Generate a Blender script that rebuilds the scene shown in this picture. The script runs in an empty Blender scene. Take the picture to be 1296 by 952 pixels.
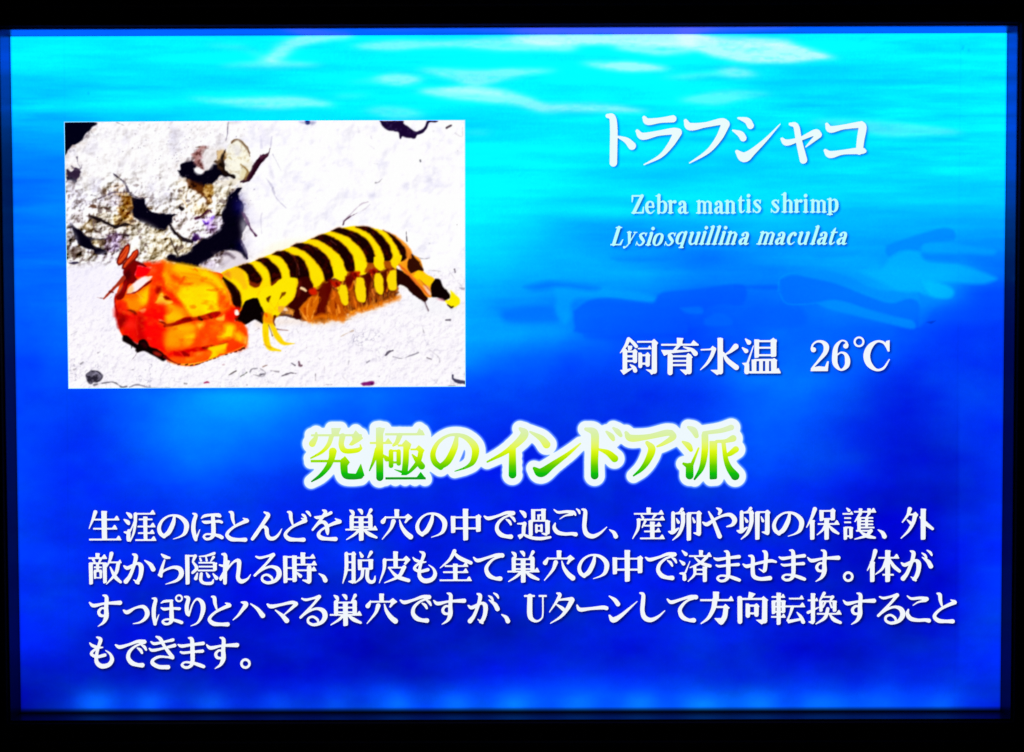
import bpy, math
import numpy as np
from mathutils import Matrix, Vector
from mathutils.geometry import delaunay_2d_cdt

# ---------------------------------------------------------------- camera
SC = bpy.context.scene
COL = SC.collection
PW, PH, FPX = 1296, 952, 1300.0
CAM_P = (0.003591081467679398, 0.01680046365386593, 0.6235539924145839)
CAM_R = (-0.026650528052991018, 0.002739060971744765, -0.0027963850301037075)
PANEL_W, PANEL_H = 0.60, 0.4114560426324608
cam_d = bpy.data.cameras.new("camera")
cam_d.sensor_fit = 'HORIZONTAL'
cam_d.sensor_width = 36.0
cam_d.lens = FPX / PW * 36.0
cam_d.clip_start = 0.01
cam_d.clip_end = 50
cam_d.dof.use_dof = True
cam_d.dof.focus_distance = 0.6236
cam_d.dof.aperture_fstop = 0.8
cam = bpy.data.objects.new("camera", cam_d)
COL.objects.link(cam)
ra, rb, rc = CAM_R
RM = Matrix.Rotation(rc, 3, 'Z') @ Matrix.Rotation(rb, 3, 'Y') @ Matrix.Rotation(ra, 3, 'X')
cam.matrix_world = Matrix.Translation(CAM_P) @ RM.to_4x4()
SC.camera = cam

# ---------------------------------------------------------------- world, exposure: a dark gallery; the sign is the light
wd = bpy.data.worlds.new("World")
SC.world = wd
wd.use_nodes = True
wd.node_tree.nodes["Background"].inputs[0].default_value = (0.5, 0.55, 0.8, 1)
wd.node_tree.nodes["Background"].inputs[1].default_value = 0.004
SC.view_settings.view_transform = 'Standard'
SC.view_settings.look = 'None'
SC.view_settings.exposure = 0
SC.view_settings.gamma = 1
SC.cycles.max_bounces = 6

ROT = np.array(RM)
CP = np.array(CAM_P)

def to_plane(px, py, z=0.0):
    """photograph measurement (1296x952) -> point on the sign's face"""
    px = np.asarray(px, float); py = np.asarray(py, float)
    d = np.stack([(px - PW / 2) / FPX, -(py - PH / 2) / FPX, -np.ones_like(px)], -1) @ ROT.T
    t = (z - CP[2]) / d[..., 2]
    return CP[0] + d[..., 0] * t, CP[1] + d[..., 1] * t

def to_photo(x, y, z=0.0):
    q = np.stack([x - CP[0], y - CP[1], np.full_like(x, z - CP[2])], -1) @ ROT
    return PW / 2 + FPX * q[..., 0] / -q[..., 2], PH / 2 - FPX * q[..., 1] / -q[..., 2]

# ---------------------------------------------------------------- small numpy painter
rng = np.random.RandomState(7)

def lin(c):
    c = np.clip(np.asarray(c, float), 0, 1)
    return np.where(c <= 0.04045, c / 12.92, ((c + 0.055) / 1.055) ** 2.4)

def blur(a, s, sy=None):
    def k(s):
        r = max(1, int(3 * s + .5)); x = np.arange(-r, r + 1)
        g = np.exp(-x * x / (2 * s * s)); return g / g.sum(), r
    for ax, sg in ((0, sy if sy is not None else s), (1, s)):
        if sg < 0.2: continue
        g, r = k(sg)
        pad = [(0, 0)] * a.ndim; pad[ax] = (r, r)
        b = np.pad(a, pad, mode='edge'); n = a.shape[ax]
        out = np.zeros_like(a)
        for i, w in enumerate(g):
            sl = [slice(None)] * a.ndim; sl[ax] = slice(i, i + n)
            out += w * b[tuple(sl)]
        a = out
    return a

def bil(a, x, y):
    h, w = a.shape[:2]
    x = np.clip(x, 0, w - 1.001); y = np.clip(y, 0, h - 1.001)
    i = x.astype(int); j = y.astype(int); fx = x - i; fy = y - j
    if a.ndim == 3: fx = fx[..., None]; fy = fy[..., None]
    return (a[j, i] * (1 - fx) + a[j, i + 1] * fx) * (1 - fy) + (a[j + 1, i] * (1 - fx) + a[j + 1, i + 1] * fx) * fy

def noise(h, w, cx, cy=None):
    """smooth value noise, cell size cx,cy pixels, range about -1..1"""
    cy = cy or cx
    g = rng.uniform(-1, 1, (int(h / cy) + 4, int(w / cx) + 4))
    X, Y = np.meshgrid(np.arange(w) / cx + 1, np.arange(h) / cy + 1)
    i = X.astype(int); j = Y.astype(int); fx = X - i; fy = Y - j
    fx = fx * fx * (3 - 2 * fx); fy = fy * fy * (3 - 2 * fy)
    return (g[j, i] * (1 - fx) + g[j, i + 1] * fx) * (1 - fy) + (g[j + 1, i] * (1 - fx) + g[j + 1, i + 1] * fx) * fy

def fbm(h, w, c, n=4, cy=None):
    o = 0; a = 1.0; t = 0
    cy = cy or c
    for k in range(n):
        o = o + a * noise(h, w, max(c, 1.5), max(cy, 1.5)); t += a; a *= .55; c /= 2; cy /= 2
    return o / t * 1.6

def catmull(P, n=7):
    P = np.asarray(P, float)
    if len(P) < 3: return P
    Q = np.vstack([2 * P[0] - P[1], P, 2 * P[-1] - P[-2]])
    out = []
    for i in range(1, len(Q) - 2):
        p0, p1, p2, p3 = Q[i - 1:i + 3]
        for t in np.linspace(0, 1, n, endpoint=False):
            out.append(.5 * (2 * p1 + (p2 - p0) * t + (2 * p0 - 5 * p1 + 4 * p2 - p3) * t * t + (3 * p1 - p0 - 3 * p2 + p3) * t ** 3))
    out.append(P[-1])
    return np.array(out)

def sdf_path(sdf, X, Y, pts):
    """union the capsule chain pts (x, y, width) into sdf"""
    pts = np.asarray(pts, float)
    if len(pts) == 1: pts = np.vstack([pts, pts + [0.001, 0, 0]])
    xs = X[0]; ys = Y[:, 0]
    for a, b in zip(pts[:-1], pts[1:]):
        r = max(a[2], b[2], .4) / 2 + 6
        i0, i1 = np.searchsorted(xs, [min(a[0], b[0]) - r, max(a[0], b[0]) + r])
        j0, j1 = np.searchsorted(ys, [min(a[1], b[1]) - r, max(a[1], b[1]) + r])
        if i1 <= i0 or j1 <= j0: continue
        x = X[j0:j1, i0:i1]; y = Y[j0:j1, i0:i1]
        dx, dy = b[0] - a[0], b[1] - a[1]
        t = np.clip(((x - a[0]) * dx + (y - a[1]) * dy) / (dx * dx + dy * dy + 1e-9), 0, 1)
        d = np.hypot(x - a[0] - t * dx, y - a[1] - t * dy) - np.maximum(a[2] + (b[2] - a[2]) * t, .2) / 2
        np.minimum(sdf[j0:j1, i0:i1], d, out=sdf[j0:j1, i0:i1])

def sdf_poly(sdf, X, Y, P):
    P = np.asarray(P, float); xs = X[0]; ys = Y[:, 0]; r = 6
    i0, i1 = np.searchsorted(xs, [P[:, 0].min() - r, P[:, 0].max() + r])
    j0, j1 = np.searchsorted(ys, [P[:, 1].min() - r, P[:, 1].max() + r])
    if i1 <= i0 or j1 <= j0: return
    x = X[j0:j1, i0:i1]; y = Y[j0:j1, i0:i1]
    d = np.full(x.shape, 99.); ins = np.zeros(x.shape, bool)
    for a, b in zip(P, np.roll(P, -1, 0)):
        e = b - a
        t = np.clip(((x - a[0]) * e[0] + (y - a[1]) * e[1]) / (e @ e + 1e-9), 0, 1)
        d = np.minimum(d, np.hypot(x - a[0] - t * e[0], y - a[1] - t * e[1]))
        if a[1] != b[1]:
            c = (a[1] > y) != (b[1] > y)
            ins ^= c & (x < (b[0] - a[0]) * (y - a[1]) / (b[1] - a[1]) + a[0])
    np.minimum(sdf[j0:j1, i0:i1], np.where(ins, -d, d), out=sdf[j0:j1, i0:i1])
# ---------------------------------------------------------------- lettering, traced stroke by stroke
# views of the photograph the strokes were measured in: x0, y0, scale
VIEW = {'A1': (100, 635, 4.6286), 'A2': (370, 635, 4.6286), 'A3': (640, 635, 4.6286), 'A4': (910, 635, 4.6286),
        'B1': (100, 745, 4.6286), 'B2': (370, 745, 4.6286), 'B3': (640, 745, 4.6286), 'B4': (940, 745, 4.6286),
        'T': (750, 130, 3.5027), 'HA': (370, 520, 4.32), 'HB': (650, 520, 4.32), 'H2': (380, 530, 7.2),
        'K1': (780, 420, 10.8), 'K2': (890, 420, 5.184), 'F': (880, 740, 10.8),
        'L1': (790, 235, 8.64), 'L2': (930, 235, 8.64), 'L3': (770, 280, 8.64), 'L4': (790, 235, 8.64), 'L5': (860, 280, 14.4), 'LX': (0, 0, 8.64)}
# S x y w ... brush stroke; H x0 x1 y [w] bar with a triangle at its end; h the same without; V x y0 y1 w stem;
# P polygon; O cx cy r w ring; @ key dx dy another sign's strokes
GL = {
'生': ('A1', "S 95 62 22 80 105 14 57 160 3;H 85 235 106;V 147 55 222 28;H 82 222 160;H 57 245 224 9"),
'涯': ('A1', "S 278 65 6 297 80 22 303 92 16;S 262 105 5 283 120 22 290 131 14;S 264 180 8 285 182 16 305 160 8 322 115 4;S 290 172 18 287 205 22 288 225 22;H 322 446 72;S 330 74 20 328 130 16 318 185 12 298 235 4;V 388 88 225 20;h 350 430 105;H 342 446 147;H 345 440 186;H 328 450 227"),
'の': ('A1', "S 558 92 14 550 130 24 525 180 26 497 203 20;S 497 206 20 474 185 22 468 150 20 490 108 14 535 82 10 590 90 18 628 130 28 622 180 22 595 205 10 550 221 3"),
'ほ': ('A1', "S 667 70 8 684 80 18 673 115 22 668 160 24 676 205 22 682 224 18;S 684 220 12 706 165 4;S 716 98 5 736 84 16 780 78 14 815 80 22 826 86 16;S 722 116 6 742 122 18 790 118 12 820 116 16 836 122 14;S 784 85 20 787 150 24 785 195 24 770 216 16 744 221 14 729 206 12 745 192 10 785 194 12 820 203 20 836 212 20"),
'と': ('A1', "S 880 60 8 896 68 20 899 100 18 908 132 10;S 984 113 22 950 127 18 905 150 14 873 178 16 866 200 20 890 221 24 935 225 18 972 225 24;S 960 98 4 982 108 18"),
'ん': ('A1', "S 1085 62 8 1108 78 22 1092 108 22 1060 155 20 1035 192 22 1014 220 18;S 1020 220 8 1050 172 12 1078 148 14 1097 160 22 1100 190 22 1112 214 22 1138 218 20 1165 198 14 1188 160 3"),
'ど': ('A1', "@ と 342 0;S 1307 76 8 1319 84 16 1330 98 10;S 1332 58 8 1344 66 16 1356 84 8"),
'を': ('A2', "S 130 90 6 148 94 18 190 84 14 226 66 18;S 178 50 8 194 62 20 172 98 16 145 132 14 118 166 12;S 122 162 8 158 127 12 183 121 20 200 140 22 204 172 22 206 192 10;S 276 118 24 245 128 20 205 146 14 166 170 12 152 195 20 168 214 24 205 220 18 252 221 24;S 250 100 4 275 115 20"),
'巣': ('A2', "S 336 50 6 352 62 20 358 78 12;S 386 46 6 402 55 20 408 72 10;S 460 50 20 450 68 12 437 88 5;S 347 90 24 347 160 22;S 457 88 24 457 158 24;h 345 470 92;h 345 460 122;h 345 460 150;V 403 90 228 26;H 310 498 165;S 388 170 16 362 195 14 316 224 5;S 418 168 8 450 192 22 492 212 12"),
'穴': ('A2', "V 612 45 92 24;S 546 88 5 540 102 16 530 118 26;h 540 690 93;P 655 90 678 72 704 94 682 108 664 128 656 124 668 98;S 592 116 26 575 160 16 525 222 4;S 628 108 6 640 148 18 665 185 26 692 208 30"),
'中': ('A2', "V 942 85 182 24;h 942 1090 93;V 1090 82 176 26;P 1078 88 1092 74 1108 90 1098 104;h 942 1090 158 10;V 1015 42 226 28"),
'で': ('A3', "S 820 328 8 845 341 20 900 326 14 950 308 18 990 310 24;S 985 318 10 938 335 12 902 368 18 894 405 22 915 435 26 948 447 20 976 449 26;S 948 346 6 966 358 16 976 376 12;S 974 330 6 990 340 16 1000 358 10"),
'過': ('A3', "S 84 54 6 106 70 24 114 88 16;S 70 130 7 98 130 12 112 128 18 106 150 22 104 190 20;S 78 202 14 102 194 10 125 204 16 160 215 18 210 218 18 262 210 12;P 70 198 82 222 100 208 105 192;V 162 45 112 22;V 222 42 108 24;h 160 222 50;h 190 222 80;V 193 76 108 12;h 140 250 113;V 147 113 200 22;V 246 112 190 24;S 215 188 8 238 194 14;S 180 140 14 180 178 14;S 210 140 14 210 174 14;h 180 210 143;h 180 210 172"),
'ご': ('A3', "@ こ -685 0;S 385 52 6 400 64 14 406 76 10;S 412 40 6 426 52 14 430 66 10"),
'し': ('A3', "S 447 45 8 466 55 20 464 100 24 461 150 24 474 190 28 510 205 24 553 186 14 593 150 4"),
'、': ('A3', "S 608 165 5 634 182 20 645 204 26"),
'産': ('A3', "V 838 35 72 22;H 752 926 72;S 795 80 8 804 94 14;S 878 76 16 862 98 8;H 768 932 106;S 780 108 20 775 160 16 744 218 4;S 818 116 14 800 152 6;H 812 912 142;V 860 118 215 24;H 812 908 176;H 788 932 217"),
'卵': ('A4', "S 133 62 20 133 162 22;S 108 172 8 130 176 22 165 152 8;S 186 40 18 168 58 8 135 68 8;S 190 66 24 190 125 22 168 185 16 130 222 4;S 152 95 6 164 116 18;P 178 66 195 50 206 68 200 80;h 220 290 62;V 226 62 222 24;S 284 62 24 284 178 26;P 274 62 286 48 302 64 292 80;S 255 180 6 284 186 22;S 248 90 6 258 114 16;h 130 190 66 6"),
'や': ('A3', "S 1155 122 8 1180 134 22 1220 108 14 1270 84 14 1315 78 22 1342 106 28 1330 136 18 1296 148 6;S 1236 38 6 1258 52 20 1250 74 12;S 1190 60 8 1212 100 18 1236 160 22 1254 205 26"),
'保': ('A4', "S 562 44 24 545 92 16 514 152 4;V 548 108 222 24;V 602 50 112 22;V 668 48 108 24;P 656 50 668 38 684 54 676 66;h 600 668 55;h 600 668 102;H 580 706 132;V 632 105 222 24;S 626 136 16 608 168 12 576 196 4;S 640 136 6 670 168 20 700 188 12"),
'護': ('A4', "S 750 40 8 762 52 18;H 725 785 72;h 735 775 97;h 735 775 122;V 742 150 222 18;V 775 150 215 18;h 740 778 152;h 740 778 204;H 792 920 60;V 830 40 76 16;V 880 40 76 16;S 826 76 16 797 118 5;V 822 100 168 18;S 875 78 10 862 96 8;h 820 905 96;h 820 905 115;h 820 905 134;h 820 912 153;V 866 95 155 14;h 805 890 172;S 892 172 20 862 202 16 797 221 5;S 828 178 6 868 202 22 914 213 12"),
'外': ('A4', "S 1118 44 24 1106 80 14 1075 122 5;h 1112 1150 76;P 1136 76 1152 60 1168 78 1158 94;S 1150 76 24 1140 122 20 1112 172 14 1068 216 4;S 1104 108 6 1126 128 18;V 1198 42 222 26;S 1180 92 8 1212 128 22 1252 160 16"),
'敵': ('A1', "V 108 302 332 20;H 55 162 332;S 82 340 14 90 354 10;S 126 338 14 118 354 10;V 68 360 485 20;V 150 358 478 20;h 60 158 362;V 108 360 402 14;h 86 132 386;h 86 132 404 6;V 92 408 452 12;V 126 408 450 12;h 90 128 410 6;h 90 128 448 6;S 190 305 22 180 345 14 160 385 5;H 182 248 357;S 230 362 20 214 422 18 158 486 4;S 182 385 6 208 440 20 242 474 14"),
'か': ('A1', "S 315 308 8 333 322 22 320 378 18 296 438 20 272 470 26;S 262 378 8 284 390 20 338 364 14 362 378 26 362 420 24 350 458 22 335 474 18;S 345 480 14 318 460 4;S 384 345 5 418 370 22 434 398 26"),
'ら': ('A1', "S 482 308 6 504 324 20 530 330 10;S 500 344 10 486 385 16 476 425 22 480 440 12;S 468 430 16 500 404 12 550 386 16 590 396 26 598 430 26 570 464 16 505 486 3"),
'隠': ('A1', "V 634 312 485 22;h 632 678 318;S 680 320 20 666 352 10;S 666 354 10 688 390 18 664 418 14;S 792 304 16 745 318 10 705 322 6;S 708 332 8 714 346 12;S 744 328 8 748 346 12;S 788 326 16 772 350 6;h 700 795 359;V 796 358 405 20;h 700 795 382;h 695 795 405;S 692 422 8 682 452 20;S 715 424 16 712 462 18 732 480 16 775 480 16 786 458 5;S 745 418 6 758 440 18;S 784 424 6 804 450 22"),
'れ': ('A1', "S 838 308 10 857 318 20 854 400 22 853 478 20;S 822 372 8 845 376 14 876 352 14 850 408 12 822 452 8;S 828 458 14 868 396 12 908 352 12 936 350 24 935 400 22 930 448 22 950 470 24 985 456 12 1005 428 3"),
'る': ('A1', "S 1036 322 8 1060 330 14 1105 320 12 1138 312 22;S 1138 314 18 1105 355 14 1064 398 14 1028 434 14;S 1032 430 10 1080 396 12 1125 382 14 1162 396 26 1172 430 28 1150 464 20 1106 478 16 1074 464 14 1074 440 12 1100 430 12 1126 446 14 1132 464 10"),
'時': ('A1', "V 1208 318 476 22;V 1262 316 470 24;h 1208 1262 325;h 1208 1262 390;h 1208 1262 456;V 1312 298 372 24;H 1272 1384 330;H 1262 1392 370;H 1265 1390 404;S 1348 388 26 1348 468 24;S 1310 462 6 1345 472 22;S 1276 418 8 1296 438 20"),
'脱': ('A2', "S 316 305 20 315 400 20 294 480 4;S 358 305 22 358 466 22;P 346 306 358 292 374 308 366 320;S 330 470 6 352 472 20;h 318 358 308;h 318 358 356;h 318 358 402;S 396 298 8 408 320 20;S 462 298 20 444 328 8;V 396 340 400 22;V 460 338 398 24;h 395 460 345;h 395 460 394;S 412 400 18 404 445 16 365 480 4;S 440 400 20 438 448 20 454 472 20 478 468 16 484 438 5"),
'皮': ('A2', "h 540 680 342;P 645 340 668 318 692 342 664 372 652 366 664 346;S 540 344 22 536 400 16 508 478 4;V 605 292 386 24;h 560 652 388;S 655 386 24 622 440 18 538 478 4;S 566 392 6 612 440 20 680 464 20"),
'も': ('B1', "S 62 320 6 80 337 16 118 347 12 138 346 6;S 108 348 12 78 370 14 72 388 16 104 402 16 150 392 18;S 103 285 6 126 300 20 112 345 16 100 395 18 102 435 22 130 458 26 172 450 24 192 420 22 182 386 12 155 364 4"),
'全': ('A2', "S 950 290 22 922 340 16 865 390 4;S 942 295 10 982 332 22 1046 360 20;H 893 1030 379;V 955 365 460 24;H 883 1030 415;H 862 1050 463"),
'て': ('A2', "S 1062 328 8 1086 346 20 1140 330 14 1195 314 18 1230 316 26;S 1230 320 10 1180 337 12 1146 370 18 1136 400 22 1152 434 26 1188 452 18 1218 453 26"),
'済': ('A3', "S 1034 288 6 1055 308 22;S 1020 345 5 1042 364 22;S 1022 422 8 1045 426 18 1048 455 22;S 1054 415 10 1080 350 3;V 1145 285 318 20;H 1075 1207 320;S 1108 328 8 1148 362 18 1198 378 18;S 1178 326 18 1140 362 14 1080 388 5;S 1108 385 18 1106 430 14 1068 470 4;V 1168 382 470 22;h 1110 1168 400;h 1110 1168 426"),
'ま': ('A4', "S 352 325 6 375 334 18 430 326 14 500 318 20;S 366 368 8 385 374 14 440 368 12 496 364 18;S 414 285 6 434 295 20 437 360 24 436 430 22 420 456 16 392 461 14 374 446 14 392 430 10 437 434 14 475 446 20 502 456 18"),
'せ': ('A4', "S 142 368 8 165 380 20 220 364 14 300 348 18 334 354 12;S 176 318 8 198 328 20 198 400 22 206 440 24 245 455 20 300 450 24;S 258 290 8 275 302 22 275 350 20 270 398 22 262 410 14;S 262 412 12 235 395 4"),
'す': ('A4', "S 520 328 6 545 347 20 610 334 12 700 330 24;S 600 285 6 621 298 20 618 360 22 618 410 26 602 446 16 568 470 3;S 618 366 10 592 362 12 574 382 16 582 404 16 606 406 12 622 388 8"),
'。': ('A4', "O 758 440 24 13"),
'体': ('A4', "S 916 290 24 902 340 16 870 405 4;V 900 352 470 24;H 935 1056 330;V 990 285 470 26;S 985 332 18 960 392 14 918 428 4;S 998 332 6 1024 378 20 1058 408 18;h 960 1026 430 9"),
'が': ('A4', "@ か 808 -18;S 1190 302 6 1207 314 14 1216 330 10;S 1220 286 6 1238 298 14 1247 314 10"),
'っ': ('B1', "S 260 128 8 282 140 22 330 114 12 378 108 20 400 142 26 388 176 20 355 200 10 315 208 3"),
'ぽ': ('B1', "S 428 58 6 448 65 18 438 110 22 436 160 22 443 210 18;S 446 206 10 466 155 4;S 480 86 5 500 76 14 545 72 12;S 480 114 6 500 122 16 540 118 12 588 120 16;S 540 75 16 541 150 24 540 190 22 525 208 14 502 210 14 488 196 12 505 184 10 541 184 12 578 194 18 600 202 18;O 586 58 18 9"),
'り': ('B1', "S 618 48 8 640 58 20 630 105 22 632 145 20 642 160 10;S 642 158 10 665 92 8 692 62 12 720 82 24 727 120 26 714 170 18 690 205 10 652 222 3"),
'ハ': ('B1', "S 950 80 6 978 92 26 955 128 18 930 160 12 900 186 4;S 1005 90 5 1045 120 18 1076 160 28"),
'マ': ('B1', "S 1102 92 8 1125 106 22 1180 96 14 1245 82 18 1272 88 20;S 1272 92 22 1240 122 14 1202 154 6;S 1150 128 6 1190 160 20 1216 190 28"),
'U': ('B3', "h 108 172 44 10;S 142 46 28 141 150 30 154 182 22 182 194 12 208 180 8 218 150 8 218 46 8;h 194 242 44 10"),
'タ': ('B3', "S 300 28 8 318 38 20 295 82 14 256 140 4;S 312 68 10 345 64 12 388 62 22;S 390 68 28 362 120 22 322 168 14 262 206 4;S 300 96 8 332 118 20 346 134 14"),
'ー': ('B3', "S 418 98 8 436 124 22 500 118 16 570 112 22 592 116 22"),
'ン': ('B3', "S 607 45 6 640 68 22 658 92 26;S 608 160 10 630 186 30 672 164 22 725 118 12 772 76 3"),
'方': ('F', "V 285 98 220 74;H 68 525 215 24;S 270 210 70 250 330 60 180 460 40 80 538 12;h 290 430 310 24;P 385 300 415 268 475 322 440 345;S 420 320 62 405 440 66 358 520 66;P 260 465 350 465 360 500 330 545"),
'向': ('F', "P 735 100 825 128 770 190 725 190;S 610 190 64 612 510 62;P 580 165 630 185 630 220 580 220;h 610 960 198 24;P 895 200 935 160 1000 215 960 240;S 952 220 66 950 500 70;P 830 488 930 485 960 520 910 550;S 720 290 56 720 428 58;P 692 258 735 280 735 300 692 300;S 838 296 60 838 415 58;P 808 285 838 258 880 302 850 330;h 720 838 292 24;h 720 838 398 24"),
'転': ('B4', "H 170 248 50;V 182 72 148 20;V 240 70 142 20;h 175 240 75;h 180 240 108 7;h 180 240 138;V 212 25 212 22;H 168 252 168;H 272 358 60;H 250 366 106;S 292 110 18 280 150 12 262 190 8;P 258 185 268 206 340 188 340 176 290 184;S 320 142 6 342 168 18 356 198 22"),
'換': ('B4', "H 382 442 70;V 413 28 200 22;S 390 198 6 410 200 20;S 384 142 16 445 112 6;S 478 28 18 450 76 5;h 470 525 50;S 528 50 18 514 72 8;V 460 72 135 18;V 540 72 135 20;h 455 545 76;S 484 82 12 472 112 6;S 512 82 8 522 112 10;H 436 580 150;S 500 120 18 484 172 18 430 210 4;S 512 155 8 536 184 22 574 202 16"),
'こ': ('B4', "S 965 44 6 990 60 14 1040 56 16 1078 62 24;S 1072 72 14 1030 80 8 998 100 3;S 972 124 7 966 150 20 986 178 24 1030 188 18 1068 186 18 1092 190 24"),
'き': ('B1', "S 420 312 6 442 324 16 500 313 12 550 302 18;S 410 352 6 432 364 16 500 350 12 560 335 20;S 452 282 8 476 296 20 500 340 16 525 375 20 546 402 20;S 548 408 18 515 404 10 468 402 14 432 420 16 430 442 22 466 462 22 520 464 24"),
# title
'ト': ('T', "S 66 58 16 88 66 28 94 120 32 93 200 32 92 264 32;S 108 148 6 150 166 24 174 190 34"),
'ラ': ('T', "S 228 66 14 245 84 28 300 78 22 355 72 30;S 198 125 14 222 148 30 290 135 22 355 126 28 380 128 26;S 376 132 36 345 185 26 300 235 16 228 272 4"),
'フ': ('T', "S 412 80 14 432 106 32 500 98 22 570 84 28 592 92 26;S 588 96 36 560 155 28 510 215 18 430 265 4"),
'シ': ('T', "S 645 68 6 685 80 26 700 102 28;S 622 122 6 655 138 26 668 156 28;S 640 215 14 672 240 42 710 215 28 770 160 14 830 95 3"),
'ャ': ('T', "S 876 95 12 902 105 24 915 170 26 935 252 32;S 840 160 12 862 176 26 920 160 16 985 132 26 1002 142 26;S 1000 144 26 970 172 14 945 195 4"),
'コ': ('T', "S 1038 95 12 1055 118 28 1110 108 20 1180 98 26;S 1190 96 26 1196 112 34 1188 160 32 1182 215 28;S 1032 210 12 1055 228 30 1110 218 20 1186 212 28 1205 214 16"),
# slogan
'究': ('H2', "P 285 88 370 88 350 130 350 160 290 160;h 100 560 152 14;P 480 150 505 110 570 180 540 205 470 245 445 240 480 190 470 160;S 145 130 14 140 175 34 108 228 56;S 285 160 36 255 240 34 195 305 24 95 360 10;S 385 160 48 372 230 44 388 280 46 430 298 40 515 290 38 550 272 24;S 545 240 8 556 272 14;h 95 380 388 18;S 295 300 66 285 360 52 250 440 44 180 520 30 100 574 8;P 365 385 405 345 448 400 430 425 365 425;S 398 390 62 396 450 60 410 518 54 480 530 50 545 526 46;P 500 515 550 415 580 520 550 545"),
'極': ('H2', "h 635 830 222 14;P 768 224 800 180 838 228;S 722 110 60 722 538 60;P 692 84 770 88 752 140 692 140;S 700 280 40 665 390 24 628 475 6;S 752 330 8 788 368 44;H 775 1130 143 16;P 1060 142 1085 90 1132 148;S 905 155 44 880 215 34 848 245 18;S 825 300 38 825 430 38;S 895 300 36 895 410 36;h 825 895 294 14;h 825 895 400 14;h 890 985 246 14;P 930 232 962 195 1010 235 990 290;S 965 250 48 960 380 50 950 480 50;P 855 465 930 480 920 515 960 515;h 1005 1090 282 12;P 1050 278 1080 245 1130 290 1110 325;S 1100 295 44 1075 390 38 1010 470 26 962 512 8;S 1020 330 10 1070 390 46 1105 436 56;h 775 1140 546 16;P 1055 545 1095 490 1140 550"),
'イ': ('HA', "S 1245 98 12 1270 125 38 1235 172 34 1160 230 20 1065 280 5;S 1203 200 32 1203 350 38"),
'ン2': ('HB', "S 90 115 6 150 150 28 180 185 38;S 112 315 12 150 340 44 215 295 30 300 235 16 365 180 4"),
'ド': ('HB', "S 395 100 14 440 118 36 445 180 38 442 280 36 443 355 38;S 463 210 6 515 230 26 552 262 36;S 508 115 8 535 140 24 545 158 14;S 545 95 8 570 115 24 586 136 14"),
'ア': ('HB', "S 615 120 14 642 150 34 740 142 24 830 122 30 858 122 26;S 860 122 30 872 145 28 820 180 16 785 196 6;S 730 175 16 756 210 36 735 270 30 700 320 18 656 356 4"),
'派': ('HB', "S 955 90 10 985 108 30 1000 138 20;S 925 170 8 955 190 28 970 214 18;S 930 290 10 955 302 24;S 963 305 36 963 355 38;S 975 296 14 1012 205 5;S 1190 92 26 1130 110 20 1040 122 14;S 1046 135 32 1046 220 32 1030 310 24 990 375 6;S 1200 152 32 1160 166 16 1110 168 12;V 1093 168 372 36;S 1148 180 18 1160 262 22 1180 315 30 1212 358 42;S 1215 212 30 1185 235 22 1160 246 8"),
# water temperature
'飼': ('K1', "S 168 100 50 130 190 40 55 288 10;S 175 96 34 230 150 44 272 200 46;V 187 190 245 52;S 118 262 60 118 530 60;P 86 232 140 250 140 290 86 290;S 255 270 56 255 400 58;P 225 262 255 232 292 275 265 300;h 118 255 270 24;h 118 255 335 26;h 118 255 400 26;P 52 522 100 520 215 495 215 510 100 588;S 190 450 14 240 490 48 258 530 56;h 285 530 138 22;S 520 150 66 520 540 68;P 485 128 515 98 572 155 545 190;P 400 515 490 520 510 570 480 588 462 560;H 295 480 230 18;S 328 310 50 328 470 52;P 302 282 350 300 350 320 302 320;S 430 320 56 428 450 56;P 400 305 430 278 466 325 445 345;h 328 430 322 22;h 328 430 436 26"),
'育': ('K1', "P 828 82 918 88 902 130 902 175 832 175;h 615 1125 178 24;P 1015 172 1055 115 1125 178 1110 190;S 860 185 38 800 245 34;P 612 248 680 250 1005 250 1005 270 720 296 655 330;S 920 208 16 1030 248 48 1080 298 66;S 738 330 66 736 558 68;P 705 305 765 322 765 345 705 345;S 995 340 70 994 545 70;P 955 325 985 290 1045 350 1010 375;h 735 995 335 24;h 735 995 398 24;h 735 995 455 26;P 868 515 965 520 985 560 950 592"),
'水': ('K2', "S -12 118 9 40 116 10 62 112 16;P 45 114 62 92 86 112 70 130;S 72 114 26 55 160 22 25 208 16 -18 250 4;S 112 56 34 113 262 34;P 94 40 130 44 128 60 95 60;P 48 250 98 250 112 272 92 284;S 213 97 36 175 132 18 138 152 6;S 132 138 12 160 188 28 217 234 34"),
'温': ('K2', "S 278 48 8 300 70 30;S 258 105 8 282 126 28;P 255 205 292 202 300 240 275 225;S 288 215 28 287 262 32;S 290 212 14 330 92 4;V 352 50 168 28;V 462 50 162 34;P 445 52 460 40 484 62 474 78;h 350 462 62 12;h 350 462 105 11;h 350 462 154 12;V 335 182 265 28;h 335 470 185 13;S 380 190 22 380 262 22;S 420 190 22 420 262 22;V 465 182 265 34;P 450 184 466 172 484 188 476 200;H 305 508 266 14"),
'2': ('K2', "S 724 118 32;S 712 112 12 720 84 10 748 64 12 785 68 20 808 96 34 800 138 28 760 188 16 712 242 8;P 706 258 712 236 760 226 800 230 815 194 824 194 818 258"),
'6': ('K2', "S 936 94 32;S 944 86 18 935 64 10 905 60 10 872 100 26 864 165 34 870 215 30 905 250 12 942 225 28 948 185 32 935 148 20 905 136 10 880 152 8"),
'℃': ('K2', "O 1023 66 29 11;S 1206 108 6 1184 72 14 1140 64 14 1095 98 34 1074 155 42 1090 212 36 1138 250 16 1185 238 14 1222 182 5;P 1200 62 1222 56 1222 130 1212 130 1194 90"),
# roman
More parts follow.
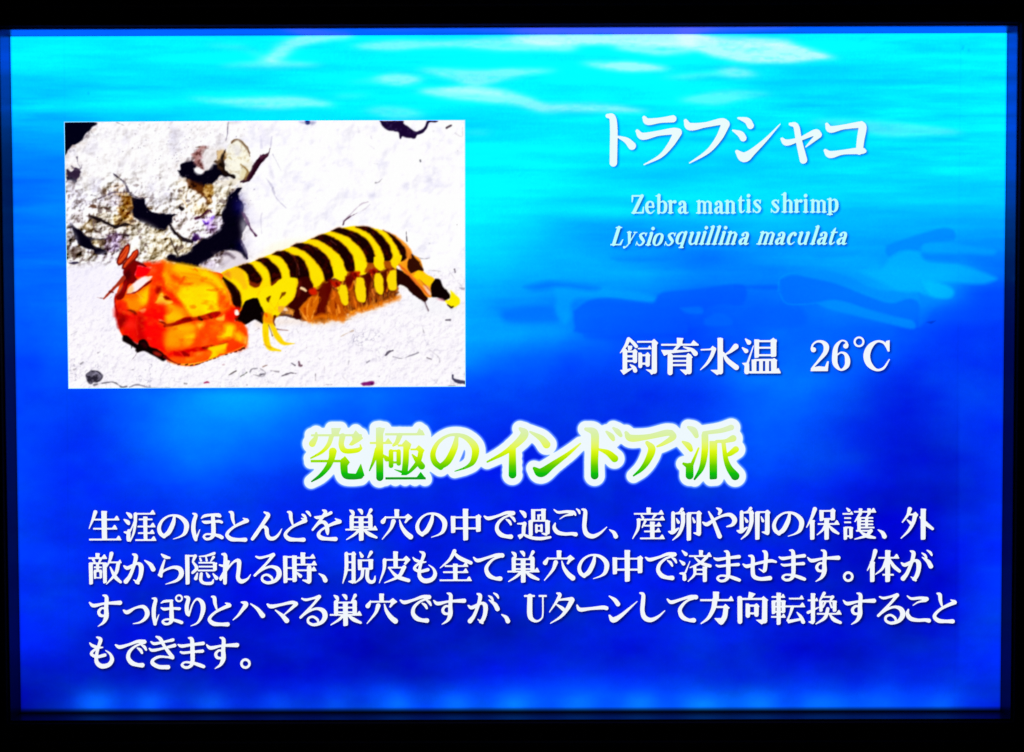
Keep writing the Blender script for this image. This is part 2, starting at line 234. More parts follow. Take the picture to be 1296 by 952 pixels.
'Z': ('L1', "S 196 122 34 108 300 34;h 88 212 121 13;h 82 214 304 13;P 84 115 96 115 100 150 90 190 84 188;P 216 240 208 240 196 300 214 310"),
'e': ('L1', "h 242 325 235 12;S 316 234 22 308 192 20 280 176 12 252 195 26 243 240 32 256 284 28 290 303 12 327 272 5"),
'b': ('L1', "S 346 118 8 372 120 16;S 378 112 32 376 300 28;S 388 192 8 420 177 14 448 202 28 452 240 32 444 284 26 415 303 12 386 294 8"),
'r': ('L1', "h 478 510 180 12;S 506 182 32 506 300 32;h 478 538 303 10;S 518 200 10 538 180 14;S 553 186 34"),
'a': ('L1', "S 612 200 30;S 602 192 12 620 176 12 642 175 18 662 200 30 663 282 30 680 299 16 700 290 7;S 655 226 10 620 240 18 605 270 32 620 298 18 655 282 8"),
'm': ('L1', "h 792 820 178 10;S 820 176 26 820 300 28;S 880 195 26 880 300 28;S 942 200 28 942 300 28;S 830 195 8 850 177 12 873 190 22;S 888 195 8 912 177 12 936 192 22;h 790 848 303 10;h 856 906 303 10;h 918 970 303 10"),
'n': ('L1', "h 1102 1130 178 10;S 1130 176 28 1130 300 30;S 1194 202 30 1194 300 30;S 1140 196 8 1166 177 14 1188 192 24;h 1102 1158 303 10;h 1170 1222 303 10"),
't': ('L2', "S 72 124 5 64 165 26 64 280 26 84 299 14 110 276 5;h 38 108 172 12"),
'i': ('L2', "S 150 122 36;h 130 160 170 12;S 152 172 30 152 295 30;h 124 182 297 10"),
's': ('L2', "S 278 200 6 268 173 10 242 168 14 218 190 24 245 225 34 275 256 26 265 290 16 235 298 12 205 270 7;S 281 164 6 281 198 6;S 203 258 6 203 298 6"),
'h': ('L2', "S 512 108 8 535 104 16;S 545 98 32 545 292 30;S 612 195 30 612 292 30;S 555 190 8 585 166 14 606 182 24;h 512 574 294 10;h 588 638 294 10"),
'p': ('L2', "h 1010 1040 156 12;S 1042 154 28 1042 315 30;h 1010 1072 319 10;S 1052 176 8 1085 158 14 1110 180 28 1116 225 32 1108 266 26 1080 292 12 1050 278 8"),
'L': ('LX', "h 0 70 118 10;S 35 118 34 35 300 34;h 0 118 303 12;P 122 245 114 245 96 300 118 308"),
'y': ('LX', "h 0 50 172 10;h 70 112 172 8;S 26 175 32 60 285 24;S 92 172 8 55 300 10 35 332 10;S 20 334 24"),
'o': ('LX', "S 55 174 10 24 195 26 17 238 32 24 280 26 55 303 10 86 280 26 93 238 32 86 195 26 55 174 10"),
'q': ('LX', "S 75 188 10 50 174 10 24 200 28 18 240 32 26 280 26 50 301 12 75 288 8;S 90 178 30 90 335 28;h 64 118 342 10"),
'u': ('LX', "h 0 30 175 10;S 28 178 30 28 265 28 50 299 18 80 290 10 95 268 8;S 100 178 30 100 285 28 118 299 8;h 74 100 175 10"),
'l': ('LX', "h 0 28 115 10;S 28 114 30 28 298 30;h 0 56 301 10"),
'c': ('LX', "S 73 200 28;S 82 190 12 60 175 12 32 192 26 18 240 32 32 286 26 62 301 12 90 276 5"),
}
STEP = 0.4

def glyph_ops(key):
    view, txt = GL[key]; k = VIEW[view][2]; q = k / 4.6286
    if view in ('L1', 'L2', 'LX'): q = k / 8.64 * 1.2
    ops = []
    for st in txt.split(';'):
        f = st.split(); c = f[0]
        if c == '@':
            o2 = glyph_ops(f[1]); dx, dy = float(f[2]) / k, float(f[3]) / k
            ops += [(t, p + np.array([dx, dy, 0][:p.shape[1]])) for t, p in o2]
            continue
        n = [float(v) for v in f[1:]]
        if c == 'S':
            P = np.array(n).reshape(-1, 3)
            ops.append(('S', catmull(P) / k))
        elif c == 'P':
            ops.append(('P', np.array(n).reshape(-1, 2) / k))
        elif c == 'O':
            a = np.linspace(0, 2 * math.pi, 22)
            ops.append(('S', np.stack([n[0] + n[2] * np.cos(a), n[1] + n[2] * np.sin(a), np.full(22, n[3])], 1) / k))
        elif c in 'Hh':
            x0, x1, y = n[:3]; w = n[3] if len(n) > 3 else 8.5 * q
            ops.append(('P', np.array([[x0, y - w / 2], [x1 - 2 * q, y - w / 2], [x1, y + w / 2], [x0, y + w / 2]]) / k))
            if c == 'H':
                s = min(36 * q, (x1 - x0) * .34)
                ops.append(('P', np.array([[x1 - s, y + w / 2], [x1 - s * .45, y - w / 2 - s * .5], [x1 - s * .3, y - w / 2 - s * .45], [x1 + 1, y + w / 2 - 2 * q], [x1, y + w / 2]]) / k))
        elif c == 'V':
            x, y0, y1, w = n; h = w / 2
            ops.append(('P', np.array([[x - h - 2 * q, y0], [x + h, y0 + q], [x + h + 3 * q, y0 + 5 * q], [x + h, y0 + 13 * q], [x + h, y1 - 4 * q],
                                       [x + h - 4 * q, y1 + q], [x - h + 3 * q, y1 + 3 * q], [x - h, y1]]) / k))
    return ops

def contours(sdf, X, Y):
    """closed zero-contours of a signed distance grid"""
    h, w = sdf.shape; s = sdf < 0
    c = s[:-1, :-1] * 1 + s[:-1, 1:] * 2 + s[1:, 1:] * 4 + s[1:, :-1] * 8
    TBL = {1: [(3, 0)], 2: [(0, 1)], 3: [(3, 1)], 4: [(1, 2)], 5: [(3, 2), (1, 0)], 6: [(0, 2)], 7: [(3, 2)], 8: [(2, 3)], 9: [(2, 0)],
           10: [(0, 3), (2, 1)], 11: [(2, 1)], 12: [(1, 3)], 13: [(1, 0)], 14: [(0, 3)]}
    nxt = {}
    def eid(i, j, e):
        return (0, j, i) if e == 0 else (1, j, i + 1) if e == 1 else (0, j + 1, i) if e == 2 else (1, j, i)
    for j, i in zip(*np.nonzero((c > 0) & (c < 15))):
        for a, b in TBL[int(c[j, i])]:
            nxt[eid(i, j, a)] = eid(i, j, b)
    def pt(e):
        o, j, i = e
        j2, i2 = (j, i + 1) if o == 0 else (j + 1, i)
        a, b = sdf[j, i], sdf[j2, i2]; t = a / (a - b)
        return (X[j, i] + (X[j2, i2] - X[j, i]) * t, Y[j, i] + (Y[j2, i2] - Y[j, i]) * t)
    loops = []
    while nxt:
        st = next(iter(nxt)); e = st; lp = []
        while e in nxt:
            f = nxt.pop(e); lp.append(pt(e)); e = f
        if len(lp) > 5: loops.append(np.array(lp))
    return loops

def simplify(P, tol):
    def dp(a, b):
        if b - a < 2: return []
        s = P[a:b + 1]; d = s[-1] - s[0]; L = math.hypot(*d) + 1e-9
        q = np.abs((s[:, 0] - s[0, 0]) * d[1] - (s[:, 1] - s[0, 1]) * d[0]) / L if L > 1e-6 else np.hypot(*(s - s[0]).T)
        m = int(q.argmax())
        if q[m] < tol: return []
        return dp(a, a + m) + [a + m] + dp(a + m, b)
    far = int(np.hypot(*(P - P[0]).T).argmax())
    P = np.vstack([P, P[:1]])
    idx = [0] + dp(0, far) + [far] + dp(far, len(P) - 1)
    return P[idx]

def fill(loops):
    vs = []; fc = []
    for lp in loops:
        fc.append(list(range(len(vs), len(vs) + len(lp))))
        vs += [Vector((float(x), float(y))) for x, y in lp]
    v, e, f, *_ = delaunay_2d_cdt(vs, [], fc, 2, 1e-5)
    return [tuple(p) for p in v], [list(t) for t in f]

GC = {}
def glyph(key, shear=0.0):
    """loops, bbox, sdf of a sign in photograph pixels (own origin = view origin)"""
    kk = (key, shear)
    if kk in GC: return GC[kk]
    ops = glyph_ops(key)
    if shear:
        base = max(p[:, 1].max() for t, p in ops)
        o2 = []
        for t, p in ops:
            p = p.copy(); p[:, 0] += (base - p[:, 1]) * shear; o2.append((t, p))
        ops = o2
    lo = np.min([(p[:, :2] - (p[:, 2:3] / 2 if t == 'S' else 0)).min(0) for t, p in ops], 0)
    hi = np.max([(p[:, :2] + (p[:, 2:3] / 2 if t == 'S' else 0)).max(0) for t, p in ops], 0)
    X, Y = np.meshgrid(np.arange(lo[0] - 2, hi[0] + 2, STEP), np.arange(lo[1] - 2, hi[1] + 2, STEP))
    sdf = np.full(X.shape, 5.0)
    for t, p in ops:
        (sdf_path if t == 'S' else sdf_poly)(sdf, X, Y, p)
    sdf = blur(sdf, .6) - {'L1': .12, 'L2': .12, 'LX': .12, 'H2': .4, 'HA': .6, 'HB': .6, 'T': .1}.get(GL[key][0], .08)
    loops = [simplify(l, .07) for l in contours(sdf, X, Y)]
    loops = [l for l in loops if len(l) >= 3]
    allp = np.vstack(loops)
    GC[kk] = (loops, allp.min(0), allp.max(0), (sdf, X, Y))
    return GC[kk]

# text lines: (key, view, left, top) in view coordinates; None = where the sign was traced
R1 = [('生',), ('涯',), ('の',), ('ほ',), ('と',), ('ん',), ('ど',), ('を',), ('巣',), ('穴',), ('の', 'A2', 720, 64), ('中',), ('で', 'A2', 1120, 55), ('過',), ('ご', 'A3', 274, 40), ('し',), ('、',),
      ('産',), ('卵', 'A3', 952, 36), ('や',), ('卵',), ('の', 'A4', 312, 58), ('保',), ('護',), ('、', 'A4', 930, 163), ('外',)]
R2 = [('敵',), ('か',), ('ら',), ('隠',), ('れ',), ('る',), ('時',), ('、', 'A2', 153, 420), ('脱',), ('皮',), ('も', 'A2', 703, 290), ('全',), ('て',), ('巣', 'A3', 10, 286), ('穴', 'A3', 218, 286),
      ('の', 'A3', 420, 307), ('中', 'A3', 626, 284), ('で',), ('済',), ('ま', 'A4', -33, 285), ('せ',), ('ま',), ('す',), ('。',), ('体',), ('が',)]
R3 = [('す', 'B1', 57, 36), ('っ',), ('ぽ',), ('り',), ('と', 'B1', 752, 42), ('ハ',), ('マ',), ('る', 'B2', 40, 38), ('巣', 'B2', 218, 31), ('穴', 'B2', 428, 30), ('で', 'B2', 628, 38), ('す', 'B2', 824, 24),
      ('が', 'B2', 1026, 24), ('、', 'B2', 1223, 150), ('U',), ('タ',), ('ー',), ('ン',), ('し', 'B3', 783, 22), ('て', 'B3', 943, 38), ('方',), ('向',), ('転',), ('換',), ('す', 'B4', 587, 24), ('る', 'B4', 788, 28),
      ('こ',), ('と', 'B4', 1115, 24)]
R4 = [('も',), ('で', 'B1', 209, 300), ('き',), ('ま', 'B1', 576, 284), ('す', 'B1', 743, 284), ('。', 'B1', 944, 410)]
TT = [('ト',), ('ラ',), ('フ',), ('シ',), ('ャ',), ('コ',)]
HH = [('究',), ('極',), ('の', 'HA', 752, 122, 1.54 * 4.6286 / 4.6286), ('イ',), ('ン2',), ('ド',), ('ア',), ('派',)]
KK = [('飼',), ('育',), ('水',), ('温',), ('2',), ('6',), ('℃',)]
# roman lines: letter, left, foot in photograph pixels
def rom(view, items, foot, desc={}):
    ox, oy, k = VIEW[view]
    return [(c, ox + x / k, oy + (foot + desc.get(c, 0)) / k) for c, x in items]
E1 = rom('L1', [('Z', 80), ('e', 229), ('b', 344), ('r', 478), ('a', 588), ('m', 788), ('a', 985), ('n', 1100)], 309) + \
     rom('L2', [('t', 36), ('i', 124), ('s', 198), ('s', 397), ('h', 510), ('r', 648), ('i', 748), ('m', 824), ('p', 1010)], 299, {'p': 25})
E2 = rom('L3', [('L', 20), ('y', 160), ('s', 297), ('i', 405), ('o', 483), ('s', 612), ('q', 735)], 270, {'y': 27, 'q': 25}) + \
     rom('L5', [('u', 165), ('i', 352), ('l', 468), ('l', 584), ('i', 702), ('n', 818), ('a', 1078)], 434) + \
     rom('L2', [('m', 236), ('a', 440), ('c', 572), ('u', 690), ('l', 822), ('a', 900), ('t', 1032), ('a', 1115)], 648)
# ---------------------------------------------------------------- painters for the two flat prints
def V(view, pts):
    v = CV[view]; p = np.array(pts, float).reshape(-1, 2)
    return np.stack([v[0] + p[:, 0] / v[2], v[1] + p[:, 1] / v[2]], 1)
CV = {'P1': (78, 148, 7.2), 'P2': (248, 148, 7.2), 'P3': (418, 148, 7.2), 'P4': (78, 270, 7.2), 'P5': (248, 270, 7.2), 'P6': (418, 270, 7.2),
      'P7': (78, 370, 4.985), 'P8': (330, 370, 4.836), 'X': (0, 0, 1), 'M4': (580, 230, 3.6), 'M5': (930, 230, 3.541),
      'Q1': (140, 325, 12.69), 'Q2': (225, 325, 12.69), 'Q3': (140, 390, 12.69), 'Q4': (225, 390, 12.69), 'Q5': (310, 350, 12.69), 'Q6': (400, 340, 12.69),
      'Q7': (80, 220, 7.617), 'Q8': (190, 160, 5.144), 'U1': (0, 20, 2.945), 'U2': (430, 20, 2.945), 'U3': (860, 20, 2.972)}

class Canvas:
    def __init__(s, x0, y0, x1, y1, ss):
        s.x0, s.y0, s.ss = x0, y0, ss
        s.w, s.h = int((x1 - x0) * ss), int((y1 - y0) * ss)
        s.X, s.Y = np.meshgrid(x0 + (np.arange(s.w) + .5) / ss, y0 + (np.arange(s.h) + .5) / ss)
        s.img = np.zeros((s.h, s.w, 3))
    def mask_poly(s, view, pts, soft=.5, wob=0, smooth=True, wf=None):
        P = V(view, pts)
        if smooth and len(P) > 3:
            P = catmull(np.vstack([P, P[:1]]), 5)[:-1]
        m = np.full((s.h, s.w), 6.0); sdf_poly(m, s.X, s.Y, P)
        if wob: m = m + wob * wf
        if soft > 4: return blur(np.clip(.5 - m, 0, 1), soft * s.ss * .6)
        return np.clip(.5 - m / (2 * soft), 0, 1)
    def mask_path(s, view, pts, soft=.5, wob=0, wf=None):
        v = CV[view]; P = np.array(pts, float).reshape(-1, 3)
        P = np.stack([v[0] + P[:, 0] / v[2], v[1] + P[:, 1] / v[2], P[:, 2] / v[2]], 1)
        m = np.full((s.h, s.w), 6.0); sdf_path(m, s.X, s.Y, catmull(P, 5))
        if wob: m = m + wob * wf
        return np.clip(.5 - m / (2 * soft), 0, 1)
    def put(s, m, col, a=1.0):
        c = np.asarray(col, float)
        if c.ndim == 1: c = c / 255.0
        m = (m * a)[..., None]
        s.img = s.img * (1 - m) + c * m

def paint_water():
    C = Canvas(0, 20, 1296, 920, 1)
    H, W = C.h, C.w
    rows = {
     50: [(20,0,250,255),(300,0,255,255),(700,0,255,255),(1000,0,245,255),(1270,0,250,255)],
     80: [(20,0,240,255),(130,0,240,255),(300,0,250,255),(590,0,255,255),(850,0,255,255),(1000,0,240,255),(1150,0,238,255),(1270,0,250,255)],
     107:[(20,0,215,255),(80,0,200,255),(160,0,222,255),(250,0,228,255),(330,0,228,255),(430,0,255,255),(850,0,255,255),(950,0,245,255),(1000,0,218,255),(1130,0,220,255),(1270,0,245,255)],
     130:[(20,0,215,255),(130,0,240,255),(250,0,250,255),(590,0,255,255),(850,0,250,255),(1000,0,218,255),(1150,0,235,255),(1270,0,248,255)],
     150:[(20,0,185,255),(60,0,185,255),(150,0,205,255),(280,0,220,255),(430,0,235,255),(590,0,230,255),(700,0,240,255),(850,0,240,255),(1000,0,240,255),(1150,0,240,255),(1270,0,245,255)],
     180:[(20,0,160,255),(60,0,160,255),(200,0,190,255),(595,0,250,255),(680,0,240,255),(850,0,232,255),(1000,0,220,255),(1150,0,235,255),(1270,0,245,255)],
     210:[(20,0,128,255),(60,0,128,255),(595,0,255,255),(720,0,250,255),(830,0,220,255),(940,0,205,255),(1050,0,222,255),(1150,0,225,255),(1270,0,240,255)],
     224:[(20,0,125,255),(60,0,125,255),(595,0,255,255),(690,0,245,255),(760,0,205,255),(850,0,185,255),(930,0,205,255),(1050,0,222,255),(1150,0,225,255),(1270,0,230,255)],
     240:[(20,0,122,255),(60,0,125,255),(595,0,255,255),(740,0,250,255),(850,0,240,255),(1000,0,228,255),(1150,0,215,255),(1270,0,220,255)],
     256:[(20,0,120,255),(60,0,122,255),(595,0,252,255),(670,0,235,255),(740,0,200,255),(800,0,190,255),(870,0,215,255),(1000,0,215,255),(1150,0,200,255),(1270,0,200,255)],
     268:[(20,0,118,255),(595,0,250,255),(700,0,235,255),(780,0,235,255),(850,0,225,255),(1000,0,205,255),(1150,0,190,255),(1270,0,180,255)],
     285:[(20,0,112,255),(595,0,240,255),(660,0,215,255),(720,0,175,255),(790,0,160,255),(900,0,172,255),(1000,0,185,255),(1120,0,178,255),(1270,0,165,255)],
     305:[(20,0,108,255),(595,0,225,255),(660,0,205,255),(740,0,165,255),(850,0,150,255),(950,0,165,255),(1080,0,172,255),(1180,0,160,255),(1270,0,145,255)],
     330:[(20,0,104,255),(595,0,215,255),(660,0,185,255),(750,0,172,255),(830,0,145,255),(890,0,115,255),(960,0,135,255),(1060,0,165,255),(1150,0,165,255),(1270,0,120,255)],
     350:[(20,0,100,255),(595,0,195,255),(660,0,165,255),(730,0,165,255),(830,0,168,255),(900,0,130,255),(960,0,125,255),(1060,0,150,255),(1120,0,180,255),(1200,0,185,255),(1270,0,110,255)],
     372:[(20,0,98,255),(595,0,175,255),(640,0,158,255),(700,0,140,255),(760,0,150,255),(830,0,140,255),(900,0,110,255),(1000,0,120,255),(1130,0,160,255),(1190,0,180,255),(1225,0,95,255),(1270,0,70,255)],
     395:[(20,0,92,255),(595,0,168,255),(640,0,125,255),(700,0,120,255),(740,0,120,255),(830,0,95,255),(900,0,95,255),(1000,0,110,255),(1130,0,130,255),(1190,0,105,255),(1225,0,75,255),(1270,0,60,252)],
     420:[(20,0,86,255),(595,0,170,255),(640,0,160,255),(700,0,150,255),(750,0,95,255),(850,0,82,255),(950,0,98,255),(1060,0,108,255),(1150,0,90,255),(1220,0,65,255),(1270,0,55,248)],
     450:[(20,0,80,255),(595,0,140,255),(640,0,110,255),(700,0,90,255),(780,0,70,250),(870,0,75,250),(960,0,98,255),(1040,0,110,255),(1120,0,90,255),(1170,0,60,248),(1270,0,52,246)],
     480:[(20,0,72,255),(590,0,95,255),(640,0,80,250),(720,0,68,246),(800,0,58,242),(880,0,70,248),(950,0,105,255),(1010,0,115,255),(1080,0,80,250),(1150,0,48,238),(1215,0,62,245),(1270,0,48,242)],
     505:[(20,0,68,255),(60,0,62,252),(110,0,62,248),(180,0,92,255),(240,0,140,255),(290,0,165,255),(360,0,155,255),(430,0,115,255),(520,0,88,252),(600,0,72,246),(700,0,55,240),(800,0,48,236),(880,0,60,242),(950,0,100,255),(1010,0,98,255),(1080,0,60,242),(1150,0,35,228),(1210,0,55,240),(1270,0,46,240)],
     540:[(20,0,62,255),(60,0,60,252),(110,0,55,244),(180,0,90,252),(240,0,135,255),(300,0,135,255),(360,0,110,255),(430,0,82,250),(600,0,60,242),(700,0,46,234),(800,0,42,232),(880,0,55,240),(950,0,88,252),(1010,0,80,250),(1080,0,50,238),(1140,0,28,218),(1210,0,42,232),(1270,0,42,238)],
     590:[(20,0,60,255),(60,0,58,250),(120,0,50,242),(190,0,75,250),(245,0,100,255),(330,0,75,250),(400,0,55,242),(600,0,42,234),(700,0,38,230),(800,0,38,230),(950,0,72,248),(1000,0,66,246),(1070,0,48,236),(1130,0,26,214),(1190,0,18,206),(1270,0,38,234)],
     640:[(20,0,56,255),(70,0,52,250),(140,0,44,240),(220,0,56,246),(300,0,48,240),(400,0,40,234),(600,0,36,230),(800,0,36,230),(950,0,50,240),(1030,0,42,234),(1100,0,28,218),(1180,0,18,204),(1230,0,26,216),(1275,0,38,236)],
     690:[(20,0,54,255),(70,0,50,250),(150,0,40,238),(300,0,42,236),(450,0,40,234),(620,0,32,226),(800,0,34,230),(900,0,38,232),(1000,0,30,222),(1100,0,22,210),(1180,0,18,204),(1230,0,28,222),(1275,0,38,238)],
     740:[(20,0,50,255),(80,0,44,246),(160,0,34,228),(250,0,28,218),(400,0,30,222),(600,0,30,222),(800,0,36,232),(900,0,36,232),(1000,0,28,220),(1080,0,20,206),(1180,0,20,206),(1240,0,36,236),(1275,0,40,240)],
     785:[(20,0,46,252),(90,0,42,242),(160,0,30,220),(280,0,20,202),(450,0,20,200),(520,0,18,194),(620,0,18,190),(700,0,24,206),(800,0,36,228),(900,0,44,240),(980,0,30,222),(1080,0,18,202),(1160,0,18,202),(1210,0,26,214),(1260,0,40,242)],
     825:[(20,0,38,238),(90,0,34,228),(160,0,26,212),(280,0,18,200),(380,0,22,204),(470,0,16,188),(540,0,16,184),(620,0,20,196),(700,0,30,218),(800,0,30,220),(850,0,38,232),(920,0,36,232),(1000,0,20,204),(1100,0,18,204),(1200,0,26,216),(1260,0,36,236)],
     855:[(30,0,22,190),(90,0,22,196),(160,0,22,204),(300,0,22,204),(420,0,22,204),(520,0,18,192),(620,0,28,214),(700,0,40,232),(800,0,42,236),(900,0,40,234),(1000,0,36,228),(1100,0,34,228),(1200,0,38,232),(1260,0,34,232)],
     880:[(30,0,14,170),(60,0,18,180),(120,0,42,225),(200,0,40,220),(300,0,44,220),(450,0,50,228),(600,0,62,240),(800,0,72,248),(900,0,74,250),(1000,0,66,246),(1100,0,62,244),(1200,0,62,244),(1262,0,30,225)],
     905:[(30,0,8,140),(60,0,14,160),(120,0,48,230),(200,0,48,228),(300,0,52,226),(450,0,62,236),(600,0,80,250),(800,0,88,255),(900,0,90,255),(1000,0,78,250),(1100,0,72,248),(1200,0,70,246),(1262,0,22,205)]}
    ys = sorted(rows); xs = np.arange(W) + .5
    tab = np.stack([np.stack([np.interp(xs, [p[0] for p in rows[y]], [p[c] for p in rows[y]]) for c in (1, 2, 3)], -1) for y in ys])
    wy = C.Y + 5 * noise(H, W, 220, 60) + 3 * noise(H, W, 70, 14)
    wx = C.X + 14 * noise(H, W, 120, 30)
    jj = np.interp(wy, ys, np.arange(len(ys)))
    C.img = bil(blur(tab, 14, .01), np.clip(wx, 0, W - 1), jj) / 255.0
    C.img = blur(C.img, 3)
    depth = np.clip((C.Y - 150) / 300, 0, 1)
    st = fbm(H, W, 150, 4, 13)
    rip = fbm(H, W, 60, 3, 6) * np.clip(fbm(H, W, 200, 2, 60) + .35, 0, 1)
    C.img[..., 1] += (rip * 14 * (1 - depth * .9) + st * 20 * (1 - depth) + fbm(H, W, 80, 5) * 11 * depth + fbm(H, W, 90, 4, 40) * 8 * depth) / 255
    C.img[..., 2] += (fbm(H, W, 60, 5, 34) - .15) * 20 * np.clip((C.Y - 480) / 200, 0, 1) / 255
    wf = noise(H, W, 9, 3) + .6 * noise(H, W, 4, 2)
    brk = fbm(H, W, 40, 3, 7)
    # pale ripples near the surface
    for view, pts, a in (
        ('U1', "1300 72 10 1180 82 26 1090 104 30 1040 140 34 1010 165 24", .62), ('U1', "840 186 5 950 182 14 1060 180 18 1190 182 5", .4),
        ('U1', "720 308 6 860 320 20 1010 326 34 1120 322 26 1225 330 12", .58), ('U1', "790 110 8 900 118 14", .2), ('U1', "930 130 6 1000 165 14 1050 172 8", .3),
        ('U2', "0 84 14 40 78 5", .6), ('U2', "60 114 8 200 110 24 300 108 18 420 104 16 560 110 26 700 112 30 860 112 34", .55),
        ('U2', "640 88 10 800 88 34 960 86 30 1100 84 38 1300 88 40", .85), ('U2', "1040 110 20 1180 124 34 1300 118 34", .6), ('U2', "480 96 8 640 82 14 740 74 8", .35),
        ('U2', "150 238 20 220 238 34 290 236 16", .62), ('U2', "50 246 4 150 240 10", .25), ('U2', "310 200 6 430 220 30 520 232 40 640 214 26 790 204 6", .55),
        ('U2', "310 282 12 440 292 30 560 300 34 680 318 30 760 344 24 880 342 22 1000 344 20 1130 356 5", .62), ('U2', "380 275 8 520 278 22 640 292 14", .5),
        ('U2', "920 178 8 1000 186 18 1080 188 28 1210 198 10", .75), ('U2', "110 352 10 200 362 34 290 372 20", .35), ('U2', "470 435 5 540 437 10", .25), ('U2', "0 300 10 90 296 6", .25),
        ('U2', "1220 232 4 1296 222 8", .4), ('U3', "0 74 16 60 98 44 160 124 50 280 136 64 400 140 56 500 150 30 575 158 6", .88), ('U3', "0 70 10 180 90 20 400 106 26", .6), ('U3', "150 208 6 210 212 30 290 222 5", .55),
        ('U3', "0 234 5 70 224 9 160 218 6", .4), ('U3', "20 318 12 120 312 32 220 300 26 330 292 6", .38), ('U3', "520 400 14 660 412 30 800 428 40 920 432 26 1050 438 8", .3)):
        q = [float(v) for v in pts.split()]; q[2::3] = [v * 1.3 for v in q[2::3]]
        m = C.mask_path(view, q, 2.5, 1.5, wf)
        m = np.clip(blur(m, 7, 2.2) * 1.15, 0, 1)
        C.put(np.clip(m * (1 + .14 * wf + .25 * brk), 0, 1), (222, 255, 255), a * .9)
    # retouched patches right of the middle
    for view, pts, col, a, so in (
        ('M4', "420 470 640 480 870 515 900 540 860 550 600 530 520 545 510 620 480 650 440 600 445 530", (0, 165, 255), .75, 2.5),
        ('M4', "300 480 400 455 470 460 640 480 600 497 470 480 360 497", (0, 110, 255), .8, 3),
        ('M4', "190 590 300 570 420 570 450 610 460 640 380 645 220 640", (0, 108, 255), .85, 4),
        ('M4', "525 590 600 540 700 530 840 548 890 550 930 505 1080 490 1296 470 1296 560 1200 560 1100 585 1030 600 1040 690 900 690 560 690 530 660", (0, 85, 255), .75, 1.6),
        ('M4', "700 350 900 345 1000 350 900 362 760 362", (0, 120, 255), .6, 3), ('M4', "60 640 300 655 500 640 500 690 300 690 60 700", (0, 150, 255), .5, 5),
        ('M4', "560 690 800 700 1000 700 800 720 600 712", (0, 62, 250), .6, 4), ('M4', "1010 575 1100 570 1110 600 1040 598", (0, 120, 255), .7, 1.5), ('M4', "1120 625 1180 600 1240 620 1240 655 1130 655", (0, 105, 255), .7, 1.5),
        ('M5', "310 405 400 395 520 430 620 480 720 490 820 490 825 540 700 540 600 510 460 460 340 430", (0, 140, 255), .8, 1.6),
        ('M5', "200 440 260 420 330 430 460 460 600 515 700 545 780 525 825 545 825 600 760 640 640 600 520 545 400 535 260 545 215 510", (0, 108, 255), .9, 1.4),
        ('M5', "370 545 450 530 560 560 700 600 800 625 800 660 700 640 600 615 420 570", (0, 145, 255), .85, 1.5),
        ('M5', "680 285 800 245 920 210 975 215 990 250 960 270 850 280 830 310 740 310 690 335 675 310", (0, 132, 255), .85, 1.6),
        ('M5', "640 340 680 340 690 385 650 390", (0, 150, 255), .5, 4), ('M5', "690 350 760 310 820 315 860 355 1000 370 1150 420 1170 440 1100 460 960 450 850 440 830 490 740 490 640 440 560 400 650 395", (0, 180, 255), .8, 2.2),
        ('M5', "830 300 870 275 950 270 1050 290 1160 305 1150 330 1000 320 880 330", (0, 165, 255), .75, 2.2), ('M5', "840 320 960 325 1000 350 960 362 860 352", (0, 128, 255), .8, 2.5),
        ('M5', "840 445 900 450 975 480 970 520 900 520 860 490", (0, 195, 255), .8, 2), ('M5', "825 500 900 525 960 540 900 560 860 620 820 650 830 580", (0, 125, 255), .7, 2),
        ('M5', "870 575 960 540 1200 500 1200 620 900 650 820 650", (0, 80, 252), .5, 6), ('M5', "40 580 180 560 300 570 310 640 180 660 50 640", (0, 92, 255), .7, 3), ('M5', "0 470 120 462 190 465 180 485 60 480", (0, 88, 250), .7, 2),
        ('M5', "340 330 480 315 570 312 520 330 380 345", (0, 145, 255), .6, 3), ('M5', "860 630 900 624 880 636", (0, 20, 150), .6, 1)):
        p = [float(v) for v in pts.split()]
        C.put(C.mask_poly(view, p, so * 1.3), col, a * .85)
    C.put(C.mask_path('M5', [195, 490, 3, 200, 440, 4, 230, 415, 3, 270, 410, 2], 1), (0, 170, 255), .35)
    C.put(C.mask_path('M5', [200, 500, 3, 230, 545, 6, 300, 550, 5, 370, 545, 3], 1), (0, 150, 255), .5)
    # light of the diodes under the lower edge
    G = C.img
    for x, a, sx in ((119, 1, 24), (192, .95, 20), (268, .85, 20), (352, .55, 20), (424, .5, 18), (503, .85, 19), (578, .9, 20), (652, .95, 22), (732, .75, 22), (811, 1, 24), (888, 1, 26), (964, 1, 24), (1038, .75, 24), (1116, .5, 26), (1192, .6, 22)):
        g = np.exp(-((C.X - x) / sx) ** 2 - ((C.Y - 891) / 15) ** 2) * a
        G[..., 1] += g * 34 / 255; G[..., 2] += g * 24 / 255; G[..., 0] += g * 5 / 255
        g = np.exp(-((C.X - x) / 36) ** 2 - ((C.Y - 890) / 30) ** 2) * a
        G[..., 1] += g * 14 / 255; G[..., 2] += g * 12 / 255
    # joints of the film, scuffs
    for x0, x1 in ((81, 88), (1216, 1208)):
        xc = x0 + (x1 - x0) * (C.Y - 40) / 860
        G *= (1 - .035 * np.exp(-((C.X - xc) / .8) ** 2))[..., None]
    side = np.clip((C.X - 1212) / 4, 0, 1) * np.clip((C.Y - 480) / 60, 0, 1) * np.clip((870 - C.Y) / 40, 0, 1)
    G[..., 1] += side * 8 / 255; G[..., 2] += side * 10 / 255
